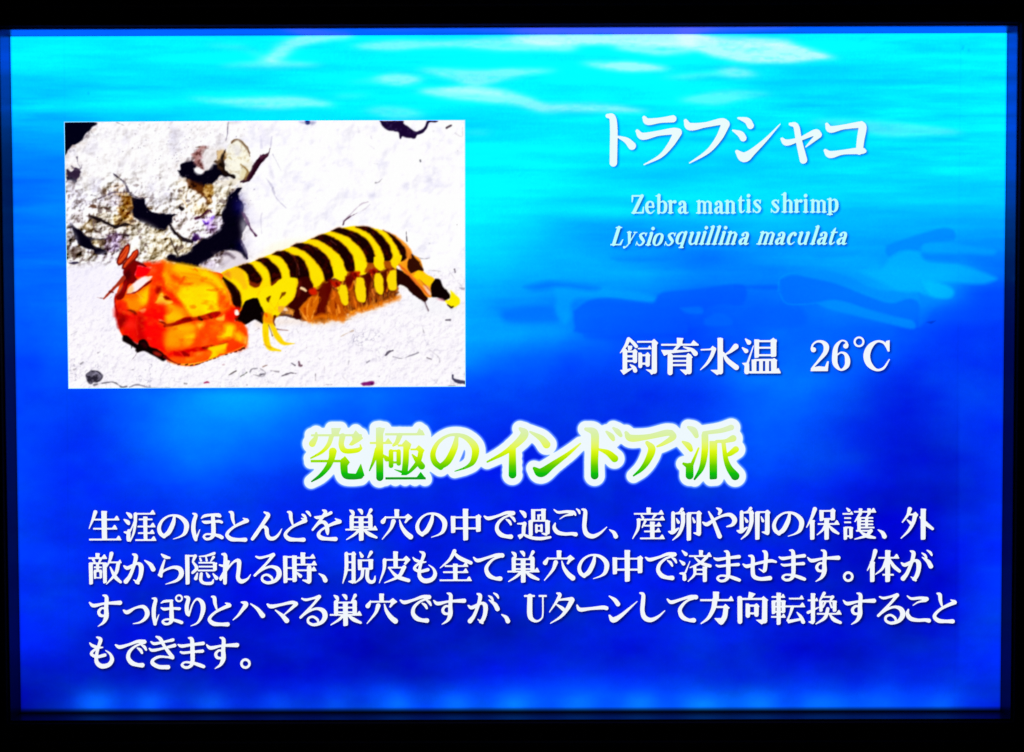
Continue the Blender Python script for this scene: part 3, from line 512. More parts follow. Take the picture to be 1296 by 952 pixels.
    for x, y, r in ((1219, 60, 1.6), (1226, 64, 1.3), (112, 118, 1.4), (1218, 62, 1)):
        G *= (1 - .1 * np.exp(-(((C.X - x) / r) ** 2 + ((C.Y - y) / (r * 1.6)) ** 2)))[..., None]
    G *= (1 - .05 * C.mask_path('X', [1075, 63, 1, 1085, 55, 1.5, 1100, 44, 1], 1))[..., None]
    # weave of the diffuser and grain
    G *= (1 + .010 * rng.normal(0, 1, (H, W)) + .012 * noise(H, W, 2.2) + .006 * np.sin(C.X * 2.4))[..., None]
    C.img = np.clip(G, 0, 1)
    return C

def paint_photo():
    C = Canvas(80, 150, 592, 495, 2)
    H, W = C.h, C.w
    n1 = fbm(H, W, 28, 5); n2 = fbm(H, W, 9, 4); n3 = fbm(H, W, 60, 3)
    wf = 1.6 * noise(H, W, 12) + 1.0 * noise(H, W, 5)
    C.img[:] = np.array([253, 251, 255]) / 255
    f = lambda s: [float(v) for v in s.split()]
    # --- rock: relief lines and tint
    rough = np.clip((330 - C.X) / 60, 0, 1) * np.clip((345 - C.Y) / 20, 0, 1)
    rough *= .45 + .55 * np.clip((C.Y - 215) / 50, 0, 1)
    ridge = np.clip(1 - np.abs(fbm(H, W, 34, 5)) * 5.5, 0, 1) ** 2
    ridge2 = np.clip(1 - np.abs(fbm(H, W, 16, 4)) * 5, 0, 1) ** 2
    sh = np.clip(ridge * .16 + ridge2 * .12 + np.clip(n2, 0, 1) * .10, 0, .8) * rough
    C.img -= sh[..., None] * np.array([.55, .62, .78])
    C.img -= (np.clip(n1 - .15, 0, 1) * .07 * (1 - rough))[..., None] * np.array([1, 1, .5])
    low = C.mask_poly('P4', f("40 0 650 0 900 150 1200 320 950 440 700 440 500 380 300 390 40 440"), 6)
    spk = np.clip(n2 + .25 * n1, -1, 1)
    C.put(low * np.clip(.42 + spk * .9, 0, 1), (205, 190, 160), .7)
    C.put(low * np.clip(-spk * 1.6 - .5, 0, 1), (60, 40, 45), .7)
    C.put(low * np.clip(spk * 1.6 - .6, 0, 1), (255, 253, 245), .7)
    left = C.mask_poly('P1', f("40 560 120 600 200 700 240 830 260 950 40 950"), 5)
    C.put(left * np.clip(.3 + n2, 0, 1), (190, 188, 200), .6)
    cream = C.mask_poly('P2', f("-220 560 0 640 60 600 200 560 330 540 420 600 300 700 240 860 150 870 60 900 -60 940 -190 760"), 4)
    C.put(cream * np.clip(.6 + .6 * n2, 0, 1), (242, 232, 205), .8)
    lump = C.mask_poly('P2', f("270 300 330 230 390 205 460 260 490 370 510 440 490 560 430 600 350 545 260 490"), 1.5, 1, wf=wf)
    C.put(lump, (248, 245, 228)); C.put(lump * np.clip(n2 * 1.2 - .2, 0, 1), (205, 185, 140), .7)
    C.put(C.mask_poly('P2', f("410 440 470 470 485 560 440 590 410 530"), 1.5, 1, wf=wf), (225, 212, 165), .7)
    C.put(C.mask_poly('P2', f("190 300 260 290 250 380 220 420 180 400"), 2, 1, wf=wf), (228, 205, 160), .7)
    # --- cavities
    dk = (8, 4, 22); cav = np.zeros((H, W))
    for v, p, c in (
        ('P1', "20 50 306 50 268 110 225 150 180 215 125 250 95 256 62 300 45 340 20 330", (2, 2, 25)),
        ('P1', "50 480 90 500 130 460 170 500 150 560 120 610 80 580 45 580", (50, 35, 60)),
        ('P1', "45 545 90 555 135 575 120 608 85 580 48 578", (8, 5, 25)),
        ('P1', "1055 490 1085 480 1085 440 1140 412 1205 405 1235 440 1215 480 1245 518 1300 515 1380 480 1380 600 1360 680 1300 720 1220 670 1150 620 1130 560 1092 552", dk),
        ('P2', "-20 512 40 520 80 490 115 480 150 430 170 425 220 430 245 405 255 440 255 495 300 525 350 545 345 556 280 548 225 535 185 580 150 608 90 615 70 640 0 660 -30 620", dk),
        ('P1', "625 725 690 745 750 745 768 800 820 858 900 880 1050 884 1015 915 1010 955 960 1000 940 1030 880 1040 820 1020 760 985 700 940 650 905 640 820", dk),
        ('P2', "420 648 388 700 400 740 432 800 440 880 448 950 478 950 440 1040 410 1140 440 1200 472 1285 440 1300 400 1240 300 1220 200 1240 130 1290 30 1360 -50 1350 -250 1300 -290 1270 -180 1240 -60 1210 -20 1180 20 1150 90 1090 200 1010 235 960 228 880 268 790 280 730 330 690 380 648", dk),
        ('P4', "930 425 980 372 1060 392 1130 355 1180 340 1200 300 1250 270 1320 220 1330 400 1300 492 1130 470 1000 445", dk),
        ('P4', "70 75 120 125 190 165 230 205 330 230 420 225 400 255 300 245 280 270 330 310 400 335 420 385 370 385 300 372 280 340 200 318 150 280 120 210", dk),
        ('P4', "60 450 110 440 155 450 110 468 70 462", (30, 20, 50)),
        ('P1', "250 815 280 800 325 830 280 842", (70, 45, 30)), ('P1', "250 920 290 900 330 925 360 960 260 960", (30, 15, 15)),
        ('P1', "1065 825 1090 810 1110 830 1095 855 1070 845", (25, 15, 20)),
        ('P4', "1190 215 1240 170 1255 210 1230 260 1190 250", (40, 10, 70))):
        mm = C.mask_poly(v, f(p), .9, .55, wf=wf); cav = np.maximum(cav, mm); C.put(mm, c)
    near = np.clip(blur(cav, 11) * 1.5, 0, 1) * (1 - cav) * np.clip((345 - C.X) / 20, 0, 1)
    nn = blur(n2, 1.2)
    C.put(near * np.clip(.25 + 1.2 * nn, 0, 1), (150, 118, 92), .75)
    C.put(near * np.clip(-1.9 * nn - .25, 0, 1), (48, 28, 36), .8)
    upp = np.clip((325 - C.X) / 20, 0, 1) * np.clip((275 - C.Y) / 20, 0, 1) * (1 - cav)
    C.put(upp * np.clip(fbm(H, W, 40, 4) - .15, 0, 1), (205, 200, 218), .6)
    # blue glow in the big cavity
    C.put(C.mask_poly('P2', f("395 665 370 760 360 830 400 880 430 860 425 800 395 740"), 9), (10, 8, 150), .75)
    C.put(C.mask_poly('P5', f("380 250 430 270 440 350 400 350 380 300"), 7), (15, 10, 110), .5)
    for v, p, c, a in (
        ('P4', "260 28 12 340 48 16 420 92 14 500 130 16 560 112 14 630 98 8", (30, 15, 20), .9), ('P4', "440 182 8 520 192 16 612 205 14", (60, 40, 45), .85), ('P4', "1000 110 10 1040 180 18 1090 225 18 1150 240 8", (20, 12, 20), .95),
        ('P4', "240 70 6 210 130 16 260 170 12", (90, 70, 50), .6), ('P4', "380 60 8 420 120 10", (80, 60, 50), .6),
        ('P2', "676 288 8 655 350 20 620 360 46 585 390 44 545 470 34 500 550 26 480 580 14 430 597 12", (42, 14, 34), .95), ('P2', "590 350 20 600 390 30 560 420 20", (70, 30, 60), .7),
        ('P2', "325 240 12 350 208 10 400 208 10 440 252 12 470 280 10 492 360 6", (110, 80, 50), .8), ('P2', "268 300 12 262 350 18 250 400 26 248 450 24 262 500 26 340 540 16", (35, 18, 15), .9),
        ('P2', "300 30 4 288 100 8 285 160 4 272 220 5", (90, 80, 110), .6), ('P2', "440 460 5 470 490 12 485 540 8", (150, 110, 50), .7),
        ('P2', "700 340 5 740 420 7 780 500 8", (150, 145, 175), .6), ('P2', "640 560 6 690 630 14 700 680 8 740 750 5 820 830 8", (185, 180, 205), .6),
        ('P2', "590 180 20 600 280 26", (215, 212, 235), .5), ('P2', "690 180 8 680 280 10", (180, 175, 205), .5), ('P2', "600 880 8 590 940 10 600 1060 8", (190, 185, 200), .45),
        ('P5', "440 0 20 470 70 22 500 150 14 545 205 10", (50, 15, 55), .9), ('P5', "430 0 20 460 60 20", (30, 8, 45), .8),
        ('P1', "470 515 6 520 555 10 580 600 10 612 670 8", (85, 75, 95), .85), ('P1', "340 745 14 400 720 8 440 690 6 520 690 8 620 690 6 700 740 7 780 735 5 850 740 6", (75, 60, 80), .65),
        ('P1', "140 370 12 145 405 12", (70, 60, 90), .8), ('P1', "90 450 14 130 480 22 175 470 12 185 440 8", (80, 65, 90), .6), ('P1', "145 420 8 170 460 12", (90, 80, 110), .6),
        ('P1', "350 830 8 400 825 12 450 850 6", (110, 90, 80), .7), ('P1', "500 50 6 540 66 12 570 80 5", (120, 120, 130), .6), ('P1', "265 130 8 300 170 10 340 150 6", (190, 190, 200), .5),
        ('P1', "960 670 6 1060 660 6", (170, 160, 170), .4), ('P3', "120 950 12 170 905 14 230 840 12 290 790 10 345 775 7", (165, 145, 165), .5), ('P3', "230 880 10 300 850 8 360 800 8", (205, 195, 208), .5),
        ('P3', "412 600 12 440 596 10 470 565 6", (130, 125, 130), .6), ('P3', "430 430 10 400 425 6", (200, 200, 205), .5), ('P3', "330 240 10 400 290 12", (225, 222, 230), .7), ('P3', "370 180 14 380 210 8", (205, 200, 215), .6),
        ('P3', "1060 100 16 1100 78 14", (70, 55, 65), .9), ('P3', "1140 150 16 1200 180 10 1205 100 6", (215, 210, 215), .6), ('P3', "818 395 12 824 408 12", (90, 90, 100), .8), ('P3', "1160 310 12", (120, 120, 120), .8),
        ('P3', "250 90 20 260 140 24", (225, 222, 232), .5), ('P3', "940 130 18", (215, 215, 215), .5),
        ('P6', "118 105 14 130 70 8 175 35 10 240 0 6", (70, 40, 60), .8), ('P6', "692 165 5 696 240 12 700 255 10", (60, 50, 60), .85), ('P6', "800 405 5 850 415 10 905 408 6", (150, 145, 150), .6),
        ('P6', "900 520 3 960 525 5 1020 535 4", (170, 165, 165), .6), ('P6', "1130 512 14 1138 538 16", (45, 35, 50), .9), ('P6', "1095 545 4 1150 615 6 1200 665 5", (90, 85, 100), .7),
        ('P6', "1180 682 14 1210 688 24 1222 685 20", (15, 10, 55), .95), ('P6', "1155 105 8", (140, 140, 140), .6), ('P6', "905 275 12", (200, 200, 200), .6), ('P6', "1200 580 10", (190, 190, 195), .6)):
        C.put(C.mask_path(v, f(p), .55, .35, wf=wf), c, a)
    C.put(C.mask_path('P2', f("1015 48 42"), 1, .4, wf=wf), (10, 15, 90), .95)
    C.put(C.mask_poly('P2', f("940 45 1090 45 1060 75 1030 60 980 62"), 1.5), (120, 120, 170), .5)
    # tan, red and purple encrustations
    tan = C.mask_poly('P1', f("470 690 560 680 640 740 640 860 660 950 600 1040 540 1010 520 900 500 800"), 2, 1, wf=wf)
    C.put(tan * np.clip(.7 + n2, 0, 1), (165, 112, 48), .9); C.put(tan * np.clip(-n2 * 2, 0, 1), (70, 38, 12), .8); C.put(tan * np.clip(n2 * 2 - .5, 0, 1), (245, 225, 170), .8)
    cr = C.mask_poly('P1', f("380 660 480 600 600 640 620 690 520 690 500 790 420 790 340 800"), 3, 1, wf=wf)
    C.put(cr * np.clip(.3 + n2 * 1.4, 0, 1), (190, 160, 130), .75); C.put(cr * np.clip(-n2 * 1.6 - .3, 0, 1), (80, 60, 60), .7)
    rd = C.mask_poly('P1', f("1180 340 1250 275 1330 270 1300 350 1290 440 1250 470 1200 410"), 2, 1, wf=wf)
    C.put(rd * np.clip(.5 + n2 * 1.4, 0, 1), (150, 95, 100), .85); C.put(rd * np.clip(-n2 * 2 - .1, 0, 1), (60, 25, 25), .8)
    C.put(C.mask_path('P2', f("0 280 14 50 275 18 110 290 8"), 1, .6, wf=wf), (90, 60, 45), .8)
    C.put(C.mask_poly('P2', f("5 470 40 450 70 470 60 505 30 515"), 1, .5, wf=wf), (252, 250, 252))
    br = C.mask_poly('P1', f("1150 570 1200 600 1300 620 1300 700 1380 760 1350 790 1280 700 1200 660"), 3, 1, wf=wf)
    C.put(br, (95, 42, 8), .9)
    C.put(C.mask_poly('P2', f("0 660 40 650 90 700 140 760 120 790 60 730 0 700"), 3, 1, wf=wf), (130, 72, 20), .8)
    C.put(C.mask_poly('P2', f("90 640 140 630 160 680 140 720 100 690"), 2, 1, wf=wf), (215, 175, 100), .8)
    C.put(C.mask_path('P2', f("120 680 14 145 660 18 140 620 8"), 1, .5, wf=wf), (80, 60, 40), .8)
    C.put(C.mask_path('P2', f("60 890 14 120 850 16 150 870 18 215 880 14"), 1, .6, wf=wf), (80, 45, 30), .85)
    C.put(C.mask_poly('P5', f("60 0 200 0 235 60 225 120 190 150 120 200 60 215 20 180 -40 120 -60 60"), 1.5, .7, wf=wf), (236, 230, 238))
    C.put(C.mask_poly('P5', f("-30 80 40 60 100 120 80 170 20 160"), 5), (255, 255, 255)); C.put(C.mask_poly('P5', f("60 60 130 40 150 70 110 110 70 90"), 5), (150, 90, 225), .75); C.put(C.mask_poly('P5', f("-20 20 40 0 70 30 20 60"), 5), (170, 120, 220), .6); C.put(C.mask_poly('P5', f("-40 90 30 90 70 140 20 175 -30 150"), 4.5), (255, 255, 255))
    C.put(C.mask_path('P5', f("-10 40 16 20 30 12 80 -10 12"), 1.5, .5, wf=wf), (80, 30, 110), .8); C.put(C.mask_path('P4', f("1230 60 20 1290 20 20"), 2), (150, 90, 220), .5)
    C.put(C.mask_poly('P5', f("150 0 230 0 220 50 190 40"), 2, .5, wf=wf), (120, 100, 70), .8)
    pu = C.mask_poly('P4', f("400 210 500 180 620 210 600 280 560 330 500 350 400 320"), 4, 1, wf=wf)
    C.put(pu * np.clip(.5 + n2 * 1.4, 0, 1), (165, 140, 165), .8); C.put(pu * np.clip(-n2 * 2 - .2, 0, 1), (60, 40, 70), .7)
    C.put(C.mask_poly('P4', f("60 320 150 310 260 350 290 400 180 400 70 410"), 4, 1, wf=wf) * np.clip(.4 + n2 * 1.5, 0, 1), (110, 95, 85), .7)
    C.put(C.mask_poly('P4', f("430 355 490 380 560 470 420 440 300 400"), 5), (235, 225, 240), .9)
    C.put(C.mask_poly('P5', f("40 480 130 430 200 375 300 350 400 375 430 430 470 440 250 540 100 510"), 2, 1, wf=wf), (238, 228, 230))
    C.put(C.mask_path('P5', f("180 370 30 260 380 20 330 410 12"), 4, 1, wf=wf), (90, 75, 80), .6); C.put(C.mask_poly('P5', f("50 470 120 440 160 450 90 500"), 4), (200, 185, 205), .7)
    C.put(C.mask_poly('P4', f("960 160 1030 190 1100 270 1180 320 1150 350 1100 350 1050 395 1000 330 960 250"), 3, 1, wf=wf), (225, 212, 170), .6)
    C.put(C.mask_path('P4', f("930 300 10 1000 290 14 1010 350 8"), 3, 1, wf=wf), (160, 140, 100), .5)
    # specks on the rock
    for i in range(120):
        x, y = rng.uniform(90, 330), rng.uniform(160, 270)
        if rng.rand() < .6: x, y = rng.normal(225, 40), rng.normal(185, 22)
        r = rng.uniform(.3, 1.1)
        C.put(C.mask_path('X', [x, y, r, x + rng.uniform(-1, 1), y + rng.uniform(-.8, .8), r], .5), (110, 100, 120), rng.uniform(.2, .8))
    # --- relief of the rock seen close
    def RP(v, pts, c, a=1.0, so=1.2, w=.8): C.put(C.mask_poly(v, f(pts), so * 1.5, w, wf=wf), c, a)
    def RL(v, pts, c, a=.9, so=.8, w=.5): C.put(C.mask_path(v, f(pts), so, w, wf=wf), c, a)
    def RS(v, pts, c1, c2, so=1.5, k=1.4):      # mottled patch
        m = C.mask_poly(v, f(pts), so, 1, wf=wf); C.put(m, c1, .85)
        q = blur(fbm(H, W, 9, 3), .8); C.put(m * np.clip(q * k, 0, 1), c2, .9)
    for v, pts, c, a in (('Q7', "30 60 140 80 260 260 280 420 100 500 40 420", (236, 232, 246), .8), ('Q7', "430 200 540 200 560 290 480 310 410 290", (208, 198, 206), .9), ('Q7', "120 340 260 360 220 460 120 480 80 420", (238, 230, 232), .8),
                     ('Q7', "280 350 400 350 500 360 540 400 520 490 440 470 340 420 280 400", (232, 222, 205), .9), ('Q7', "640 500 760 470 914 560 940 800 780 860 740 740 720 700 640 620", (228, 220, 205), .95),
                     ('Q7', "500 540 560 510 640 510 640 590 560 590", (222, 212, 200), .9), ('Q7', "420 480 480 500 490 560 420 560", (200, 180, 160), .8), ('Q7', "260 480 340 470 410 520 410 600 330 620 240 590 220 540", (214, 202, 198), .9)):
        RP(v, pts, c, a, 3)
    RS('Q7', "560 215 650 225 665 320 645 400 685 430 610 450 545 410 525 340 575 300", (168, 116, 46), (92, 52, 12))
    RS('Q7', "525 400 600 420 660 440 640 480 560 490 500 500 480 460", (196, 165, 110), (110, 75, 35))
    for x, y, r in ((600, 350, 26), (570, 320, 18), (615, 205, 20), (540, 345, 14), (640, 400, 14), (580, 440, 20), (500, 420, 30)):
        C.put(C.mask_path('Q7', [x - 4, y, r, x + 6, y + 5, r * .8], 1.6, 1, wf=wf), (248, 222, 165), .85)
    RS('Q7', "185 520 230 460 295 440 305 510 270 560 220 550", (160, 135, 92), (90, 65, 30))
    for x, y, r in ((345, 500, 36), (300, 580, 40), (250, 505, 22), (380, 560, 34), (420, 520, 24), (590, 540, 40), (330, 370, 40), (450, 400, 50), (500, 350, 24)):
        C.put(C.mask_path('Q7', [x - 8, y, r, x + 10, y + 6, r * .7], 2.4, 1, wf=wf), (248, 244, 240), .85)
    RS('Q7', "395 660 440 580 560 590 605 640 570 690 500 745 440 752 400 710", (156, 128, 158), (70, 42, 70)); RP('Q7', "395 660 440 640 490 680 470 730 410 720", (228, 214, 236), .9, 2)
    RP('Q7', "560 630 610 640 600 690 550 700", (212, 190, 170), .9, 2); RP('Q7', "275 645 345 645 355 690 300 695", (192, 172, 128), .9, 2); RS('Q7', "345 640 400 640 390 690 350 690", (110, 85, 60), (30, 15, 10))
    RS('Q7', "50 705 120 690 205 740 170 795 80 790", (120, 102, 92), (45, 32, 30), 3)
    RP('Q7', "40 560 90 560 120 640 130 700 60 700", (214, 210, 220), .9, 3); RL('Q7', "60 490 20 70 560 16 110 620 10", (110, 100, 120), .5, 3)
    for pts, c in (("258 408 16 340 440 28 430 480 24 510 512 26 600 488 30 665 500 14", (18, 8, 12)), ("248 322 8 290 312 30 330 330 12", (92, 58, 38)), ("340 240 14 400 218 12 480 180 12 560 182 8", (88, 72, 88)),
                   ("490 8 8 560 60 14 600 110 14 625 165 24", (72, 62, 80)), ("500 120 20 530 115 8", (80, 60, 60)), ("350 300 8 335 330 6", (110, 90, 90)), ("270 205 8 310 212 6", (110, 105, 115)), ("540 590 12 600 592 24 630 600 16", (40, 16, 26)),
                   ("290 450 6 300 540 8 340 560 6", (110, 90, 90)), ("220 560 22 260 555 26", (86, 62, 40)), ("370 590 8 360 530 6", (140, 130, 150)), ("640 200 8 700 225 12 760 235 8", (90, 80, 90)), ("480 260 10 510 300 8", (120, 105, 115)),
                   ("400 330 8 440 345 14", (110, 85, 85)), ("170 350 10 200 345 5", (150, 145, 160)), ("540 480 8 620 455 8", (120, 90, 60))):
        RL('Q7', pts, c)
    RP('Q8', "195 335 240 350 300 430 380 480 405 540 330 590 250 575 215 540 180 480", (247, 236, 222), 1, 2); RP('Q8', "390 385 500 395 500 480 465 555 400 560 385 500 410 440", (240, 231, 214), 1, 2)
    RS('Q8', "235 345 300 380 350 380 395 440 400 500 372 500 330 440 262 402", (98, 50, 14), (30, 8, 6)); RS('Q8', "355 378 405 378 412 430 385 455 400 505 350 440", (226, 186, 112), (160, 110, 40))
    RP('Q8', "300 500 360 510 390 550 340 590 290 560", (250, 222, 180), .8, 3)
    RS('Q8', "265 180 340 125 370 140 330 200 350 260 345 300 290 230", (178, 130, 126), (82, 36, 34)); RP('Q8', "345 150 450 130 480 160 430 230 380 280 340 230", (238, 232, 232), .9, 2)
    RS('Q8', "440 165 490 150 500 195 470 240 435 235", (216, 180, 122), (130, 90, 40)); RP('Q8', "285 275 320 270 355 290 330 308 295 300", (252, 250, 252), .95, 1)
    RP('Q8', "150 600 200 560 270 568 300 620 290 700 232 735 185 700 155 655", (248, 240, 243), 1, 1.4); RL('Q8', "128 640 14 160 692 24 220 738 26 275 752 16", (16, 6, 14)); RL('Q8', "140 650 4 190 700 5", (240, 230, 220), .8)
    RP('Q8', "395 575 450 578 470 630 440 690 350 725 300 690 330 600", (222, 212, 226), 1, 1.4); C.put(C.mask_path('Q8', f("330 640 60 340 655 50"), 3), (255, 255, 255)); C.put(C.mask_path('Q8', f("375 625 40 400 660 40"), 5), (196, 150, 240), .8)
    RL('Q8', "295 602 10 340 578 12 385 548 12 400 560 6", (76, 30, 60)); RL('Q8', "340 612 8 370 632 12 415 590 12", (96, 40, 190), .8, 1.2); RL('Q8', "290 700 20 320 730 24", (70, 30, 100), .8, 1.5)
    RS('Q8', "0 655 80 680 130 718 205 770 262 790 235 820 180 842 130 832 95 880 0 872", (230, 218, 194), (170, 148, 108), 1.5, 1.0)
    RL('Q8', "130 720 8 150 780 14 182 842 8", (62, 46, 30)); RL('Q8', "90 700 6 110 780 8 100 840 6", (140, 120, 84), .7); RL('Q8', "180 690 6 200 740 10", (80, 60, 40))
    RP('Q8', "300 930 400 875 470 825 560 815 630 872 600 900 450 990 280 990", (226, 216, 224), 1, 2); RL('Q8', "440 840 10 500 828 24 545 856 18", (90, 72, 84), .8, 2); RP('Q8', "340 900 400 875 420 900 370 930", (190, 170, 196), .7, 3)
    RL('Q8', "775 168 8 745 198 30 700 240 34 660 308 28 622 350 22 590 362 8", (46, 12, 30)); RL('Q8', "760 190 14 720 200 22", (120, 60, 90), .6, 1.5)
    RL('Q8', "600 560 14 640 640 10 690 712 12", (66, 20, 60)); RL('Q8', "590 740 8 620 800 12 632 860 10", (20, 6, 50))
    RL('Q8', "530 104 10 570 88 14 612 122 14 648 176 8", (120, 92, 66), .7); RL('Q8', "485 160 14 468 225 26 478 300 26 545 326 18", (24, 12, 10)); RL('Q8', "590 248 8 632 290 12 620 345 12", (150, 116, 60), .7); RL('Q8', "515 200 14 530 215 8", (205, 190, 140), .8)
    RS('Q8', "420 230 460 215 475 280 440 270", (70, 45, 25), (15, 8, 5)); RL('Q8', "195 530 20 208 538 22", (20, 12, 18)); RL('Q8', "215 480 6 240 520 8", (200, 160, 100), .7)
    RL('Q8', "720 0 40 750 100 40", (232, 228, 246), .6, 4); RL('Q8', "780 260 10 800 330 16", (206, 202, 222), .6, 2.5); RL('Q8', "700 330 20 760 400 16", (236, 232, 244), .7, 3); RL('Q8', "800 400 8 812 440 6", (170, 165, 190), .6, 1)
    RP('Q8', "600 480 700 560 720 640 640 640 600 560", (234, 230, 248), .6, 5); RP('Q8', "600 600 640 680 680 760 640 840 600 740", (240, 236, 246), .7, 3)
    # bumps: relief lit from above left, in the rock on the left and faintly elsewhere
    hgt = blur(fbm(H, W, 24, 5), .8) * 1.0; fine = blur(fbm(H, W, 10, 3), .7)
    def emboss(q, d): return q - np.roll(np.roll(q, d, 0), d, 1)
    lum = C.img.mean(2)
    rk = np.clip((312 + 25 * n3 - C.X) / 22, 0, 1) * np.clip((342 - C.Y) / 12, 0, 1)
    wt = rk * (.07 + .50 * np.clip((C.Y - 218 + 20 * n3) / 40, 0, 1)) * np.clip((lum - .2) * 3, 0, 1)
    em = emboss(hgt, 4) * 1.3 + emboss(fine, 2) * .4
    em = np.where(em > 0, em * .9, em * 1.5)
    C.img = C.img + (wt * em)[..., None] * np.array([.85, .9, 1.0])
    pit = np.clip(-blur(fbm(H, W, 13, 3), .8) - .42, 0, 1) * 3
    C.put(np.clip(pit, 0, 1) * np.clip(wt * 1.4, 0, 1), (82, 60, 56), .8)
    em2 = emboss(blur(fbm(H, W, 46, 4), 1.5), 4)
    C.img = C.img + ((1 - rk) * np.minimum(em2, 0) * .16)[..., None] * np.array([1, 1, .75])
    C.img = np.clip(C.img, 0, 1)
    # navy hollow at the upper edge
    m = C.mask_poly('P3', f("452 36 650 36 672 60 720 95 780 132 830 118 865 85 885 36 980 36 965 52 905 50 880 105 835 150 795 168 775 198 735 196 690 188 655 178 638 198 625 145 590 132 520 122 475 85"), .7, .35, wf=wf)
    C.put(m, (28, 10, 52)); C.put(m * np.clip(n2 * 2 - .6, 0, 1), (80, 60, 110), .4)
    ROCK_END = C.img.copy()
    # --- sand
    sand = C.mask_poly('X', [80, 338, 110, 334, 130, 328, 150, 336, 200, 336, 260, 340, 330, 345, 400, 345, 500, 340, 545, 345, 592, 352, 592, 500, 80, 500], 6)
    C.put(sand * np.clip(C.Y - 330, 0, 20) / 20, (249, 244, 250), .7)
    sp = np.clip(fbm(H, W, 7, 3) - .35, 0, 1) * sand
    q = blur(fbm(H, W, 11, 4), .8); q = q - np.roll(np.roll(q, 2, 0), 2, 1)
    C.img += (sand * np.minimum(q, .02) * .13)[..., None] * np.array([1, 1.05, .8])
    C.img -= (sp * .07)[..., None] * np.array([1, 1.05, .8])
    gr = np.clip(1 - np.abs(fbm(H, W, 26, 4)) * 9, 0, 1) ** 3 * sand * np.clip(fbm(H, W, 70, 2) + .2, 0, 1)
    C.img -= (gr * .3)[..., None] * np.array([1, 1, .8])
    C.put(sand * np.clip((200 - C.X) / 80, 0, 1) * np.clip((420 - C.Y) / 50, 0, 1), (238, 234, 252), .5)
    for v, p, c, a in (
        ('P8', "765 385 8 785 365 14 808 356 6", (50, 40, 60), .9), ('P8', "808 395 3 860 405 6 910 390 5 965 370 7", (110, 105, 120), .8), ('P8', "1018 400 7 1045 410 8", (70, 60, 70), .8),
        ('P8', "1132 170 10 1158 170 12", (50, 40, 60), .9), ('P8', "985 200 3 1000 250 6", (150, 145, 155), .7), ('P8', "1000 40 6 1008 80 5 1025 115 8", (110, 90, 110), .7),
        ('P8', "130 512 7 180 495 9 215 497 5", (60, 50, 65), .85), ('P8', "188 434 6 210 448 10", (50, 40, 55), .9), ('P8', "232 425 8 240 448 14 252 448 8", (80, 40, 60), .9), ('P8', "350 400 5 362 408 7", (120, 115, 120), .8),
        ('P8', "540 420 5 535 445 6", (170, 165, 175), .7), ('P8', "650 430 8 665 420 6", (120, 115, 130), .8), ('P8', "500 515 4 540 555 5", (190, 180, 185), .7), ('P8', "390 450 4 390 510 5", (200, 190, 200), .7),
        ('P8', "335 500 4 335 540 6", (110, 100, 110), .7), ('P8', "0 505 14 18 500 8", (50, 45, 60), .8), ('P8', "60 480 4 110 487 6", (110, 100, 110), .7), ('P8', "490 270 5 540 245 6 565 235 10", (190, 160, 130), .7),
        ('P8', "490 175 6 555 165 8", (170, 150, 120), .7), ('P8', "100 228 6 165 234 5", (110, 70, 60), .7), ('P8', "280 340 5", (170, 150, 150), .8), ('P8', "570 310 4 600 330 5", (200, 195, 205), .7), ('P8', "1030 350 3 1090 400 4 1095 430 8", (170, 165, 175), .7),
        ('P8', "1175 508 8 1178 530 16 1205 546 22 1250 552 22", (12, 8, 45), .95), ('P8', "1195 480 5 1215 462 9 1224 468 4", (150, 150, 165), .6), ('P8', "725 515 8", (130, 130, 150), .7), ('P8', "1150 575 8 1190 572 7", (90, 85, 110), .7),
        ('P8', "400 565 6 435 565 5", (140, 130, 150), .6), ('P8', "1060 280 5 1085 268 6", (180, 178, 190), .6), ('P8', "1200 360 8", (190, 190, 205), .7), ('P8', "220 225 4 230 250 5", (190, 185, 190), .6),
        ('P7', "1055 522 5 1100 496 8", (60, 50, 50), .85), ('P7', "1130 530 6 1168 508 11", (50, 60, 40), .85), ('P7', "1190 505 5 1200 485 5 1235 480 6", (90, 85, 100), .7), ('P7', "1210 520 5 1265 530 9 1285 505 5 1250 480 4", (110, 105, 115), .7),
        ('P7', "1270 470 10 1296 460 8", (120, 80, 60), .8), ('P7', "1220 245 6 1245 228 6", (150, 130, 130), .7), ('P7', "250 340 5 290 340 5", (230, 220, 235), .5), ('P7', "60 268 5 95 250 8", (180, 175, 185), .7), ('P7', "230 382 9 245 374 5", (120, 110, 130), .7),
        ('P7', "120 452 10 135 440 6", (110, 105, 115), .7), ('P7', "75 488 12 90 484 8", (120, 115, 125), .6), ('P7', "432 490 6 450 488 7", (120, 110, 130), .7), ('P7', "775 575 8 790 578 6", (90, 85, 95), .7), ('P7', "1015 458 9 1024 456 8", (190, 150, 160), .7),
        ('P7', "255 575 4 300 568 7 340 572 7 380 598 10 410 594 8", (60, 55, 70), .8), ('P7', "430 598 7 470 584 8 510 590 7 560 602 8 680 604 5", (90, 85, 105), .75), ('P7', "1170 585 8", (110, 100, 130), .7), ('P7', "590 500 6", (160, 150, 160), .6),
        ('P7', "330 470 5 345 465 5", (190, 180, 195), .7), ('P7', "480 345 6 470 390 7 440 430 5", (90, 60, 80), .5), ('P7', "150 210 6", (200, 190, 210), .7), ('P7', "100 330 5 120 330 4", (190, 180, 200), .7)):
        C.put(C.mask_path(v, f(p), .5, .35, wf=wf), c, a * .8)
